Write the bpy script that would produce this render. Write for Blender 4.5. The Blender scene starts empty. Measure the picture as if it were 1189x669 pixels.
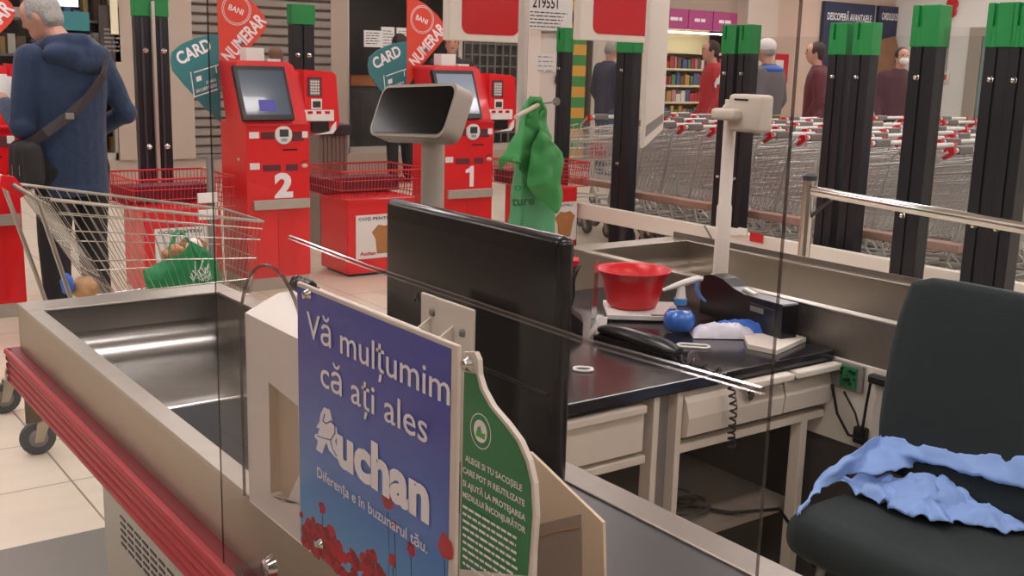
import bpy, bmesh, math, random
from mathutils import Vector, Matrix, noise
random.seed(7)
C = bpy.context.scene.collection
PI = math.pi
# ------------------------------------------------------------------ measuring helpers (camera of the photograph)
F = 1263.; CX, CY, H = 594.5, 334.5, 1.44
def _n(v): return Vector(v).normalized()
_d1 = _n((-346-CX, CY-50, -F)); _d2 = _n((2355-CX, CY-122, -F))
_m = (_d1+_d2).normalized(); _q = _d2-_d1; _q = (_q-_m*_q.dot(_m)).normalized()
AX = (_m+_q).normalized(); AY = (_m-_q).normalized(); AZ = AX.cross(AY)
RM = Matrix((AX, AY, AZ))
def ray(x, y): return RM @ Vector(((x-CX)/F, (CY-y)/F, -1))
def atz(x, y, z): d = ray(x, y); return Vector((0,0,H)) + d*((z-H)/d.z)
def atx(x, y, X): d = ray(x, y); return Vector((0,0,H)) + d*(X/d.x)
def aty(x, y, Y): d = ray(x, y); return Vector((0,0,H)) + d*(Y/d.y)

# ------------------------------------------------------------------ materials
def lin(c): return tuple((v/12.92 if v <= .04045 else ((v+.055)/1.055)**2.4) for v in c)
def hexc(h): return lin(tuple(int(h[i:i+2],16)/255 for i in (0,2,4)))
def mat(name, col, rough=.5, metal=0., var=.06, nscale=8., bump=0., spec=.5, stretch=None, coat=0., emit=None, sheen=0.):
    m = bpy.data.materials.new(name); m.use_nodes = True
    nt = m.node_tree; b = nt.nodes['Principled BSDF']
    c = hexc(col) if isinstance(col, str) else col
    tc = nt.nodes.new('ShaderNodeTexCoord'); mp = nt.nodes.new('ShaderNodeMapping')
    nt.links.new(tc.outputs['Object'], mp.inputs[0])
    if stretch: mp.inputs['Scale'].default_value = stretch
    nz = nt.nodes.new('ShaderNodeTexNoise'); nz.inputs['Scale'].default_value = nscale; nz.inputs['Detail'].default_value = 4
    nt.links.new(mp.outputs[0], nz.inputs['Vector'])
    mx = nt.nodes.new('ShaderNodeMix'); mx.data_type = 'RGBA'
    mx.inputs[6].default_value = tuple(max(0, v*(1-var)) for v in c)+(1,)
    mx.inputs[7].default_value = tuple(min(1, v*(1+var)) for v in c)+(1,)
    nt.links.new(nz.outputs['Fac'], mx.inputs[0]); nt.links.new(mx.outputs[2], b.inputs['Base Color'])
    b.inputs['Roughness'].default_value = rough; b.inputs['Metallic'].default_value = metal
    b.inputs['Specular IOR Level'].default_value = spec
    b.inputs['Coat Weight'].default_value = coat
    if sheen: b.inputs['Sheen Weight'].default_value = sheen
    if bump:
        bp = nt.nodes.new('ShaderNodeBump'); bp.inputs['Strength'].default_value = bump; bp.inputs['Distance'].default_value = .01
        nt.links.new(nz.outputs['Fac'], bp.inputs['Height']); nt.links.new(bp.outputs[0], b.inputs['Normal'])
    if emit:
        b.inputs['Emission Color'].default_value = hexc(emit[0])+(1,); b.inputs['Emission Strength'].default_value = emit[1]
    return m
def clear(name, tint=(.93,.92,.91), refl=1., rough=.02, ior=1.45):
    m = bpy.data.materials.new(name); m.use_nodes = True; nt = m.node_tree
    nt.nodes.remove(nt.nodes['Principled BSDF']); out = nt.nodes['Material Output']
    tr = nt.nodes.new('ShaderNodeBsdfTransparent'); tr.inputs[0].default_value = tint+(1,)
    gl = nt.nodes.new('ShaderNodeBsdfGlossy'); gl.inputs['Roughness'].default_value = rough
    fr = nt.nodes.new('ShaderNodeLayerWeight'); fr.inputs[0].default_value = .5
    pw = nt.nodes.new('ShaderNodeMath'); pw.operation = 'POWER'; pw.inputs[1].default_value = 5
    mu = nt.nodes.new('ShaderNodeMath'); mu.operation = 'MULTIPLY_ADD'; mu.inputs[1].default_value = .9*min(refl, 1); mu.inputs[2].default_value = .035*refl
    nt.links.new(fr.outputs['Facing'], pw.inputs[0]); nt.links.new(pw.outputs[0], mu.inputs[0])
    mx = nt.nodes.new('ShaderNodeMixShader')
    nt.links.new(mu.outputs[0], mx.inputs[0]); nt.links.new(tr.outputs[0], mx.inputs[1]); nt.links.new(gl.outputs[0], mx.inputs[2])
    nt.links.new(mx.outputs[0], out.inputs[0]); return m
M = {}
M['steel'] = mat('brushed_steel', 'b0a89e', .30, 1., .10, 30, stretch=(1,1,14))
M['steel_side'] = mat('satin_steel', 'b3a797', .42, .85, .06, 14, stretch=(1,.3,12))
M['steel_dull'] = mat('dull_steel', '8c847d', .38, .9, .12, 20, stretch=(.4,3,1))
M['tray'] = mat('tray_steel', '8f8b87', .27, 1., .08, 12, stretch=(1,6,1))
M['chrome'] = mat('chrome', 'd0cdca', .12, 1., .03)
M['wire_near'] = mat('chromed_wire', 'b0aaa2', .28, .9, .08)
M['wire'] = mat('zinc_wire', 'ccc9c6', .35, .65, .08)
M['alu_grey'] = mat('grey_plastic', 'a59c92', .5, 0, .05)
M['alu'] = mat('aluminium', 'b9b2a8', .4, .6, .05)
M['white'] = mat('white_enamel', 'd8cfc4', .45, 0, .03)
M['white_box'] = mat('bright_white_plastic', 'f4f0ea', .4, 0, .02)
M['beige_dark'] = mat('worn_shelf_board', '9c9084', .5, 0, .06)
M['cream'] = mat('cream_plastic', 'cdc2b4', .5, 0, .04)
M['cab'] = mat('white_cabinet_paint', 'b9b0a2', .5, 0, .04)
M['beige'] = mat('beige_plate', 'cdbba2', .5, 0, .06)
M['paper'] = mat('white_paper', 'dedad6', .7, 0, .03)
M['letter'] = mat('white_lettering', 'e6e2e4', .6, 0, .01)
M['dark_letter'] = mat('dark_lettering', '26242a', .6, 0, .01)
M['bumper'] = mat('red_rubber_bumper', 'a8252e', .42, 0, .08)
M['bumper_dark'] = mat('red_bumper_groove', '7c1f28', .55, 0, .08)
M['red'] = mat('red_painted_metal', 'd8141e', .32, 0, .04, coat=.2)
M['red_side'] = mat('red_painted_side', 'cc121c', .35, 0, .04)
M['red_plastic'] = mat('red_plastic', 'd01422', .3, 0, .03)
M['red_wire'] = mat('red_wire', 'c3202a', .4, 0, .05)
M['sign_red'] = mat('sign_red', 'd4402c', .5, 0, .03)
M['sign_teal'] = mat('sign_teal', '2c7478', .5, 0, .03)
M['crimson'] = mat('crimson_panel', 'c01c28', .18, 0, .03, coat=.4)
M['black'] = mat('black_plastic', '141318', .28, 0, .1)
M['black_gloss'] = mat('black_gloss', '0a080b', .22, 0, .1)
M['black_screen'] = mat('black_display', '040405', .12, 0, .05, spec=.04)
M['screen'] = mat('dark_screen', '48586a', .15, 0, .05, coat=.4)
M['screen_light'] = mat('pale_screen', '7d8ea2', .15, 0, .05, coat=.4)
M['screen_blue'] = mat('screen_blue', '4a48b0', .3, 0, .02)
M['grey_dark'] = mat('dark_grey', '34343a', .5, 0, .08)
M['grey'] = mat('mid_grey', '77726e', .5, 0, .06)
M['post'] = mat('charcoal_post', '1d1f24', .38, .2, .12)
M['cap'] = mat('green_cap', '0a7c3a', .45, 0, .05)
M['rubber'] = mat('grey_rubber', '47484a', .6, 0, .08)
M['plank'] = mat('pink_wood_rail', 'a58072', .5, 0, .1, 6, stretch=(1,1,6))
M['deskblack'] = mat('black_laminate', '1d1b21', .16, 0, .15, 6)
M['mat_black'] = mat('black_mat', '2e2b2f', .35, 0, .15, 8)
M['belt'] = mat('black_belt', '19191c', .6, 0, .2, 60, spec=.2)
M['fabric'] = mat('charcoal_green_fabric', '1b2425', .9, 0, .2, 300, bump=.15, sheen=.05)
M['gown'] = mat('blue_nonwoven', '86a6de', .75, 0, .05, 20, bump=.2, sheen=.15)
M['jacket'] = mat('navy_knit', '1c2d4a', .85, 0, .3, 22, bump=.6, sheen=.1)
M['jacket_dark'] = mat('dark_jacket', '3a3a4a', .8, 0, .15)
M['skin'] = mat('skin', 'c08c78', .55, 0, .08)
M['hair_grey'] = mat('grey_hair', '96918e', .7, 0, .35, 60, bump=.6)
M['hair_dark'] = mat('dark_hair', '2c231f', .7, 0, .3, 60, bump=.5)
M['trousers'] = mat('black_trousers', '18161a', .85, 0, .1)
M['jeans'] = mat('jeans', '46526a', .85, 0, .15)
M['bagblack'] = mat('black_bag_fabric', '1a1719', .7, 0, .15)
M['strap'] = mat('dark_brown_strap', '2a2024', .6, 0, .1)
M['greenbag'] = mat('green_bag_fabric', '3a9850', .6, 0, .12, 14, bump=.25)
M['greenbag_light'] = mat('pale_green_bag', '4e9c6c', .6, 0, .1, 14, bump=.2)
M['greenbag_deep'] = mat('deep_green_bag', '0c8046', .6, 0, .1, 10, bump=.2)
M['maroon'] = mat('maroon', '5a2630', .8, 0, .15)
M['brown'] = mat('brown_food', 'a87240', .7, 0, .3, 30)
M['blue_print'] = mat('blue_print', '2a62c0', .5, 0, .05)
M['green_board'] = mat('circuit_green', '1c6a3c', .5, 0, .2, 60)
M['wall'] = mat('painted_wall', 'c4b6aa', .8, 0, .03, 3)
M['wall_warm'] = mat('warm_wall', 'c2aa9b', .8, 0, .04, 3)
M['dado'] = mat('beige_dado', 'a89688', .7, 0, .04, 4)
M['shopdark'] = mat('shop_interior_dark', '37312f', .7, 0, .3, 6)
M['ceil'] = mat('ceiling_paint', 'c9c2ba', .8, 0, .02)
M['navy'] = mat('navy_poster', '27304c', .5, 0, .05)
M['magenta'] = mat('magenta_header', 'a5407a', .5, 0, .04)
M['stripe_green'] = mat('stripe_green', '2d7a3a', .6, 0, .05)
M['stripe_yellow'] = mat('stripe_yellow', 'c08c30', .6, 0, .05)
M['shelf_light'] = mat('lit_shelf', 'd9cfae', .6, 0, .05)
M['shield'] = clear('clear_acrylic', (.93,.915,.91), .24, .015)
M['pane'] = clear('clear_glass', (.94,.95,.945), .5, .02)
M['edge'] = clear('acrylic_edge', (.5,.46,.46), 1.2, .15)
M['rail_edge'] = clear('acrylic_polished_edge', (.80,.78,.78), 4.0, .1)
M['blue_liquid'] = clear('blue_liquid', (.32,.60,.95), .6, .03)
M['liquid'] = mat('blue_cleaning_liquid', '2468c0', .08, 0, .1, 40, coat=.5)
M['bottle'] = clear('clear_bottle', (.95,.97,.99), .8, .03)
M['sleeve'] = clear('clear_film', (.82,.82,.84), 2.2, .12)
M['lamp'] = mat('lamp_diffuser', 'ffffff', .5, 0, 0, emit=('fffafa', 10.8))
PROD = [mat('packaging_'+n, c, .5, 0, .1) for n, c in (('red','a8383a'),('white','cfc8ba'),('green','4e7a56'),('blue','4a5a86'),('ochre','b08a4a'),('brown','6e5240'),('pink','b07a80'))]

def poster_blue():
    m = bpy.data.materials.new('blue_poster_print'); m.use_nodes = True; nt = m.node_tree; b = nt.nodes['Principled BSDF']
    tc = nt.nodes.new('ShaderNodeTexCoord'); sp = nt.nodes.new('ShaderNodeSeparateXYZ'); cr = nt.nodes.new('ShaderNodeValToRGB')
    nt.links.new(tc.outputs['Generated'], sp.inputs[0]); nt.links.new(sp.outputs['Z'], cr.inputs[0]); nt.links.new(cr.outputs[0], b.inputs['Base Color'])
    e = cr.color_ramp.elements; e[0].position = .08; e[0].color = hexc('5c9ccc')+(1,); e[1].position = .75; e[1].color = hexc('24309a')+(1,)
    x = e.new(.42); x.color = hexc('3866b4')+(1,)
    b.inputs['Roughness'].default_value = .3; b.inputs['Coat Weight'].default_value = .15; return m
M['poster'] = poster_blue()
def floor_mat():
    m = bpy.data.materials.new('floor_tiles'); m.use_nodes = True; nt = m.node_tree; b = nt.nodes['Principled BSDF']
    g = nt.nodes.new('ShaderNodeNewGeometry'); mp = nt.nodes.new('ShaderNodeMapping'); mp.inputs['Location'].default_value = (-.88, -3.27, 0)
    nt.links.new(g.outputs['Position'], mp.inputs[0])
    br = nt.nodes.new('ShaderNodeTexBrick'); br.offset = 0; br.squash = 1
    br.inputs['Scale'].default_value = 1; br.inputs['Brick Width'].default_value = .45; br.inputs['Row Height'].default_value = .45
    br.inputs['Mortar Size'].default_value = .0035; br.inputs['Mortar Smooth'].default_value = .1
    br.inputs['Color1'].default_value = hexc('dccfbc')+(1,); br.inputs['Color2'].default_value = hexc('d6c8b5')+(1,); br.inputs['Mortar'].default_value = hexc('8a7e70')+(1,)
    nt.links.new(mp.outputs[0], br.inputs['Vector'])
    nz = nt.nodes.new('ShaderNodeTexNoise'); nz.inputs['Scale'].default_value = 5; nz.inputs['Detail'].default_value = 6
    mpn = nt.nodes.new('ShaderNodeMapping'); mpn.inputs['Scale'].default_value = (.5, 2.5, 1)
    nt.links.new(g.outputs['Position'], mpn.inputs[0]); nt.links.new(mpn.outputs[0], nz.inputs['Vector'])
    mx = nt.nodes.new('ShaderNodeMix'); mx.data_type = 'RGBA'; mx.blend_type = 'MULTIPLY'; mx.inputs[0].default_value = .16
    nt.links.new(br.outputs[0], mx.inputs[6]); nt.links.new(nz.outputs['Fac'], mx.inputs[7]); nt.links.new(mx.outputs[2], b.inputs['Base Color'])
    b.inputs['Roughness'].default_value = .28
    return m
M['floor'] = floor_mat()
M['floor_grey'] = mat('grey_floor_band', '6d675f', .4, 0, .08, 5)

# ------------------------------------------------------------------ mesh helper
class MB:
    def __init__(s): s.v = []; s.f = []; s.mi = []; s.cur = 0
    def add(s, vs, fs):
        o = len(s.v); s.v += [Vector(v) for v in vs]; s.f += [[i+o for i in f] for f in fs]; s.mi += [s.cur]*len(fs); return s
    def box(s, x0, x1, y0, y1, z0, z1):
        return s.add([(x,y,z) for z in (z0,z1) for y in (y0,y1) for x in (x0,x1)], [(0,2,3,1),(4,5,7,6),(0,1,5,4),(2,6,7,3),(0,4,6,2),(1,3,7,5)])
    def rbox(s, x0, x1, y0, y1, z0, z1, r=.005, seg=2):
        bm = bmesh.new(); bmesh.ops.create_cube(bm, size=1)
        for v in bm.verts: v.co = Vector((x0+(v.co.x+.5)*(x1-x0), y0+(v.co.y+.5)*(y1-y0), z0+(v.co.z+.5)*(z1-z0)))
        bmesh.ops.bevel(bm, geom=bm.edges[:], offset=r, segments=seg, affect='EDGES', profile=.5)
        return s.frombm(bm)
    def frombm(s, bm, mtx=None):
        bm.verts.ensure_lookup_table(); bm.verts.index_update()
        vs = [(mtx @ v.co if mtx else v.co.copy()) for v in bm.verts]; s.add(vs, [[v.index for v in f.verts] for f in bm.faces]); bm.free(); return s
    def hexa(s, p):  # 8 points: bottom 4, top 4
        return s.add(p, [(3,2,1,0),(4,5,6,7),(0,1,5,4),(1,2,6,5),(2,3,7,6),(3,0,4,7)])
    def quad(s, *p): return s.add(p, [tuple(range(len(p)))])
    def prism(s, pts, d):  # closed outline extruded by vector d
        n = len(pts); d = Vector(d); a = [Vector(p) for p in pts]
        return s.add(a+[p+d for p in a], [tuple(range(n))[::-1], tuple(range(n, 2*n))]+[(i,(i+1)%n,(i+1)%n+n,i+n) for i in range(n)])
    def tube(s, path, r, n=8, closed=False, cap=True, ell=1.):
        P = [Vector(p) for p in path]; k = len(P)
        if not hasattr(r, '__len__'): r = [r]*k
        rings = []; up = None
        for i, p in enumerate(P):
            if closed: t = P[(i+1) % k]-P[i-1]
            else: t = (P[min(i+1,k-1)]-P[max(i-1,0)])
            t.normalize()
            if up is None:
                up = Vector((0,0,1)) if abs(t.z) < .9 else Vector((1,0,0))
            a = t.cross(up)
            if a.length < 1e-4: a = t.cross(Vector((0,1,0)))
            a.normalize(); b = a.cross(t).normalized(); up = b
            rings.append([p+(a*math.cos(2*PI*j/n)+b*math.sin(2*PI*j/n)*ell)*r[i] for j in range(n)])
        vs = [v for rg in rings for v in rg]; fs = []
        for i in range(k if closed else k-1):
            for j in range(n):
                a0 = i*n+j; a1 = i*n+(j+1) % n; b0 = ((i+1) % k)*n+j; b1 = ((i+1) % k)*n+(j+1) % n
                fs.append((a0,a1,b1,b0))
        if cap and not closed: fs.append(tuple(range(n))[::-1]); fs.append(tuple(range((k-1)*n, k*n)))
        return s.add(vs, fs)
    def lathe(s, prof, c, n=24, axis='z'):
        vs = []; fs = []; c = Vector(c)
        for (r, h) in prof:
            for j in range(n):
                a = 2*PI*j/n
                q = {'z': (r*math.cos(a), r*math.sin(a), h), 'x': (h, r*math.cos(a), r*math.sin(a)), 'y': (r*math.cos(a), h, r*math.sin(a))}[axis]
                vs.append(c+Vector(q))
        for i in range(len(prof)-1):
            for j in range(n): fs.append((i*n+j, i*n+(j+1) % n, (i+1)*n+(j+1) % n, (i+1)*n+j))
        if prof[0][0] > 1e-5: fs.append(tuple(range(n))[::-1])
        if prof[-1][0] > 1e-5: fs.append(tuple(range((len(prof)-1)*n, len(prof)*n)))
        return s.add(vs, fs)
    def ball(s, c, r, seg=14, rot=None):
        if not hasattr(r, '__len__'): r = (r, r, r)
        bm = bmesh.new(); bmesh.ops.create_uvsphere(bm, u_segments=seg, v_segments=seg*2//3, radius=1)
        m = Matrix.Translation(Vector(c)) @ (rot.to_4x4() if rot else Matrix.Identity(4)) @ Matrix.Diagonal((r[0], r[1], r[2], 1))
        return s.frombm(bm, m)
    def limb(s, pts, rs, n=12):
        s.tube(pts, rs, n)
        for p, r in zip(pts, rs): s.ball(p, r*.995, 12)
        return s
    def loft(s, secs, n=20):  # secs: (center, rx, ry) ellipses in the XY plane
        vs = []; fs = []
        for (c, rx, ry) in secs:
            for j in range(n):
                a = 2*PI*j/n; vs.append((c[0]+rx*math.cos(a), c[1]+ry*math.sin(a), c[2]))
        for i in range(len(secs)-1):
            for j in range(n): fs.append((i*n+j, i*n+(j+1) % n, (i+1)*n+(j+1) % n, (i+1)*n+j))
        fs.append(tuple(range(n))[::-1]); fs.append(tuple(range((len(secs)-1)*n, len(secs)*n)))
        return s.add(vs, fs)
    def grid(s, rows):
        n = len(rows[0]); vs = [p for r in rows for p in r]
        return s.add(vs, [(i*n+j, i*n+j+1, (i+1)*n+j+1, (i+1)*n+j) for i in range(len(rows)-1) for j in range(n-1)])
    def xf(s, m):
        s.v = [m @ v for v in s.v]; return s
    def build(s, name, m, parent=None, smooth=False, mods=None, fix=True):
        me = bpy.data.meshes.new(name)
        o = Vector((0,0,0)); p = parent
        while p is not None: o += p.location; p = p.parent
        me.from_pydata([v-o for v in s.v], [], s.f)
        ms = m if isinstance(m, (list, tuple)) else [m]
        for k in ms: me.materials.append(k)
        for pl, i in zip(me.polygons, s.mi): pl.material_index = min(i, len(ms)-1); pl.use_smooth = bool(smooth)
        me.update()
        if fix:
            bm = bmesh.new(); bm.from_mesh(me); bmesh.ops.recalc_face_normals(bm, faces=bm.faces); bm.to_mesh(me); bm.free()
        ob = bpy.data.objects.new(name, me); C.objects.link(ob)
        if parent is not None: ob.parent = parent
        if mods: bake(ob, mods)
        elif smooth and smooth != 'full': me.set_sharp_from_angle(angle=math.radians(40))
        return ob
def bake(ob, mods):
    for t, kw in mods:
        md = ob.modifiers.new(t, t)
        for k, v in kw.items(): setattr(md, k, v)
    dg = bpy.context.evaluated_depsgraph_get(); dg.update()
    me = bpy.data.meshes.new_from_object(ob.evaluated_get(dg)); old = ob.data
    ob.modifiers.clear(); ob.data = me; me.name = old.name
    for p in me.polygons: p.use_smooth = True
def blobmods(v, it=6): return [('REMESH', dict(mode='VOXEL', voxel_size=v, use_smooth_shade=True)), ('SMOOTH', dict(factor=.5, iterations=it))]
def tag(o, label=None, cat=None, group=None, kind=None):
    if label: o['label'] = label
    if cat: o['category'] = cat
    if group: o['group'] = group
    if kind: o['kind'] = kind
    return o
def thing(name, loc, label, cat, group=None):
    e = bpy.data.objects.new(name, None); e.location = Vector(loc); e.empty_display_size = .1; C.objects.link(e); return tag(e, label, cat, group)
def struct(mb, name, m, **k): o = mb.build(name, m, **k); o['kind'] = 'structure'; return o
def dup(root, loc, rotz=None, label=None, group=None):
    r = root.copy(); C.objects.link(r); r.location = Vector(loc)
    if rotz is not None: r.rotation_euler = (0,0,rotz)
    if label: r['label'] = label
    if group: r['group'] = group
    def rec(src, dst):
        for ch in list(src.children):
            c = ch.copy(); C.objects.link(c); c.parent = dst; rec(ch, c)
    rec(root, r); return r
# ------------------------------------------------------------------ lettering
def text(name, s, o, xd, up, m, parent, height=None, width=None, size=.1, bold=0., depth=.0006, align='LEFT', lift=.0008, shear=0., spacing=1.):
    cu = bpy.data.curves.new('t', 'FONT'); cu.body = s; cu.size = 1; cu.offset = bold; cu.align_x = align; cu.shear = shear; cu.space_character = spacing
    cu.resolution_u = 3
    to = bpy.data.objects.new('t', cu); C.objects.link(to); dg = bpy.context.evaluated_depsgraph_get(); dg.update()
    me = bpy.data.meshes.new_from_object(to.evaluated_get(dg)); bpy.data.objects.remove(to); bpy.data.curves.remove(cu)
    vs = [v.co.copy() for v in me.vertices]; fs = [list(p.vertices) for p in me.polygons]; bpy.data.meshes.remove(me)
    if not vs: return None
    x0, x1 = min(v.x for v in vs), max(v.x for v in vs); y0, y1 = 0, .72
    sx = sy = size
    if height: sy = height/(y1-y0); sx = sy
    if width: sx = width/(x1-x0)
    xd = Vector(xd).normalized(); up = Vector(up).normalized(); nn = xd.cross(up)
    mb = MB(); mb.add([Vector(o)+xd*((v.x-(x0 if align == 'LEFT' else 0))*sx)+up*(v.y*sy)+nn*lift for v in vs], fs)
    return mb.build(name, m, parent, fix=False)
def pseudo(name, o, xd, up, w, h, lines, m, parent, fill=.8, lift=.0008, th=.45):
    """rows of word-like dashes for print too small to read"""
    xd = Vector(xd); up = Vector(up); nn = xd.cross(up); mb = MB(); rnd = random.Random(name+str(lines)+str(w)); o = Vector(o)
    for i in range(lines):
        y = h-(i+.8)*h/lines; x = 0; end = w*(fill+rnd.random()*(1-fill))
        while x < end:
            l = min(end-x, h/lines*rnd.uniform(.8, 2.8)); 
            if l < w*.01: break
            a = o+xd*x+up*y+nn*lift; b = a+xd*l; hh = up*(h/lines*th); mb.quad(a, b, b+hh, a+hh); x += l+h/lines*.35
    return mb.build(name, m, parent, fix=False)

# ================================================================== THE ROOM
struct(MB().box(-4.2, 18, -4.2, 13.6, -.1, 0), 'floor', M['floor'])
tag(MB().box(-.6, .878, 1.0, 3.268, 0, .004).build('floor_mat', M['floor_grey']), 'dark grey floor mat strip on the tiles at the front left', 'floor mat')
BY = 12.2
# back wall pieces around the shop openings
wb = MB()
wb.box(-4.2, 18, 13.4, 13.6, 0, 3.4); struct(wb, 'wall_far', M['shopdark'])
w = MB(); w.box(-4, 2.4, BY, BY+.2, 0, 3.4); w.box(2.4, 10.3, BY, BY+.2, 0, .30); w.box(2.4, 18, BY, BY+.2, 2.9, 3.4); w.box(3.58, 3.76, BY-.03, BY+.2, .3, 2.9); w.box(3.76, 4.05, BY, BY+.2, .3, 2.9); w.box(4.05, 4.42, BY-.05, BY+.2, .3, 2.9)
w.box(6.15, 6.38, BY, BY+.2, .3, 2.9)
struct(w, 'wall_back', M['dado'])
w = MB(); w.box(10.3, 11.55, BY, BY+.2, 0, 2.9); w.box(13.2, 13.9, BY-.25, BY+.2, 0, 2.9); struct(w, 'wall_back_white', M['wall'])
w = MB(); w.box(13.9, 18, BY, BY+.2, 0, 2.9); struct(w, 'wall_back_pink', M['wall_warm'])
struct(MB().box(17.3, 17.5, -4, 12.2, 0, 3.4), 'wall_right', mat('white_wall_paint', 'dedbd6', .8, 0, .02, 3))
struct(MB().box(-4.2, -4, -4, 13.6, 0, 3.4), 'wall_left', mat('left_wall_paint', '8a8078', .8, 0, .05, 3))  # dark unseen wall, added to dim reflections in the acrylic shield
struct(MB().box(-4.2, 17.5, -4.2, -4, 0, 3.4), 'wall_near', mat('near_wall_paint', 'a09890', .8, 0, .05, 3))
struct(MB().box(-4.2, 18, -4.2, 13.6, 3.4, 3.5), 'ceiling', M['ceil'])
# unseen ceiling lamps, added to light the room
lamp0 = thing('ceiling_light', (1.2, 1.0, 3.4), 'long white ceiling light panel above the tills', 'ceiling light', 'ceiling lights')
MB().rbox(.55, 1.85, .82, 1.18, 3.34, 3.40, .01).build('housing', M['white'], lamp0)
MB().box(.6, 1.8, .86, 1.14, 3.330, 3.339).build('diffuser', M['lamp'], lamp0)
for ix in range(7):  # grid reaches behind the camera, added to brighten the near fronts
    for iy in range(6):
        x = -1.6+ix*2.8; y = -2.6+iy*2.6
        if ix == 0 and iy == 0: lamp0.location = (x, y, 3.4); continue
        dup(lamp0, (x, y, 3.4))
# shutter
sh = thing('roller_shutter', (5.28, BY, .3), 'closed grey-beige roller shutter with horizontal slats behind the second kiosk', 'shutter')
mb = MB(); z = .33
while z < 2.9:
    mb.prism([(4.42, BY+.02, z), (4.42, BY-.012, z+.02), (4.42, BY-.012, z+.085), (4.42, BY+.02, z+.1)], (1.73,0,0)); z += .105
mb.build('slats', mat('shutter_slats', '8f847c', .45, .4, .08), sh)
MB().rbox(4.42, 6.15, BY-.03, BY+.03, .30, .34, .004).build('bottom_rail', M['grey'], sh)
tag(MB().rbox(4.29, 4.34, BY-.085, BY-.05, 1.32, 1.45, .004).build('key_switch', M['black']), 'small dark key switch box on the beige column beside the shutter', 'switch')
# shop windows (glass + frame) left and middle
def shopwin(n, x0, x1, cols):
    fr = MB()
    fr.box(x0, x1, BY+.02, BY+.08, .30, .38); fr.box(x0, x1, BY+.02, BY+.08, 2.82, 2.9)
    for i in range(cols+1):
        x = x0+(x1-x0)*i/cols; fr.box(x-.03, x+.03, BY+.02, BY+.08, .3, 2.9)
    o = struct(fr, 'window_%d' % n, M['alu'])
    g = MB().box(x0, x1, BY+.045, BY+.055, .38, 2.82).build('pane', M['pane'], o)
shopwin(1, 2.4, 3.58, 1); shopwin(2, 6.38, 9.7, 2)
# things in the left shop window
sb = thing('display_shelf', (3.2, 12.9, 0), 'tall shop shelving with small packets behind the left window', 'shelf')
mb = MB()
for k in range(7): mb.box(2.5, 4.0, 12.75, 13.1, .25+k*.38, .28+k*.38)
mb.box(2.5, 2.54, 12.75, 13.1, 0, 2.8); mb.box(3.96, 4.0, 12.75, 13.1, 0, 2.8); mb.build('frame', M['grey'], sb)
mb = MB(); r = random.Random(3)
for k in range(7):
    x = 2.56
    while x < 3.85:
        wd = r.uniform(.05, .12); hh = r.uniform(.1, .28); mb.cur = r.randrange(len(PROD)); mb.box(x, x+wd, 12.78, 12.9, .28+k*.38, .28+k*.38+hh); x += wd+r.uniform(.01, .06)
o = mb.build('packets', PROD, sb); o['kind'] = 'stuff'
p = thing('brown_poster', aty(128, 30, 12.15), 'dark brown poster hanging inside the left shop window', 'poster')
a, b = aty(113, 6, 12.19), aty(140, 72, 12.19)
MB().box(a.x, b.x, 12.17, 12.19, b.z, a.z).build('sheet', mat('dark_brown_print', '3b2f2b', .6), p)
pseudo('printed_lines', (a.x+.05, 12.169, b.z+.1), (1,0,0), (0,0,1), (b.x-a.x)*.8, (a.z-b.z)*.45, 6, M['grey'], p)
a, b = aty(128, -10, 12.1), aty(139, 40, 12.1)
o = MB().box(a.x, b.x, 12.13, 12.15, b.z, a.z+.15).build('yellow_tag', M['shelf_light']); tag(o, 'cream hanging tag with green top in the left shop window', 'tag')
a, b = aty(66, -4, 12.1), aty(91, 8, 12.1)
o = MB().box(a.x, b.x, 12.1, 12.14, b.z, a.z+.3).build('lit_screen', mat('lit_screen', 'b8d0e8', .5, emit=('b8d0ee', 1.0))); tag(o, 'pale blue lit screen above the man in the shop window', 'screen')
a, b = aty(60, 12, 12.05), aty(106, 36, 12.05)
o = MB().box(a.x, b.x, 12.1, 12.12, b.z, a.z).build('teal_board', M['sign_teal']); tag(o, 'teal board behind the man with the shoulder bag', 'board')
# middle shop window contents
for k, (x0, y0, x1, y1, lab) in enumerate([(423,35,443,55,'white notice with barcode rows, leftmost of three in the shop window'),(443,31,458,58,'tall white notice, middle of three in the shop window'),(461,32,476,58,'white notice, right of three in the shop window')]):
    a, b = aty(x0, y0, 12.17), aty(x1, y1, 12.17); t = thing('paper_notice', ((a.x+b.x)/2, 12.17, b.z), lab, 'notice')
    MB().box(a.x, b.x, 12.17, 12.19, b.z, a.z).build('sheet', M['paper'], t)
    pseudo('printed_lines', (a.x+.02, 12.169, b.z+.03), (1,0,0), (0,0,1), (b.x-a.x)*.85, (a.z-b.z)*.8, 5+k, M['dark_letter'] if k == 0 else M['grey'], t, th=.3)
t = thing('shop_counter', (7.6, 12.9, 0), 'dark counter with an orange band inside the middle shop window', 'counter')
MB().rbox(6.6, 9.4, 12.6, 13.1, 0, 1.05, .01).build('body', M['shopdark'], t)
MB().rbox(6.6, 9.4, 12.55, 12.6, 1.12, 1.26, .01).build('orange_band', mat('orange_band', 'a8602e', .5), t)
MB().box(6.6, 9.4, 12.6, 13.1, 1.05, 1.12).build('top', M['grey_dark'], t)
t = thing('product_rack', (8.9, 12.85, 0), 'dark gridded rack of packets behind the first kiosk', 'rack')
mb = MB(); gx0, gx1 = 8.25, 9.65
for k in range(16): mb.box(gx0, gx1, 12.45, 12.5, .35+k*.15, .37+k*.15)
for k in range(12): x = gx0+(gx1-gx0)*k/11; mb.box(x-.01, x+.01, 12.44, 12.46, .3, 2.75)
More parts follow.
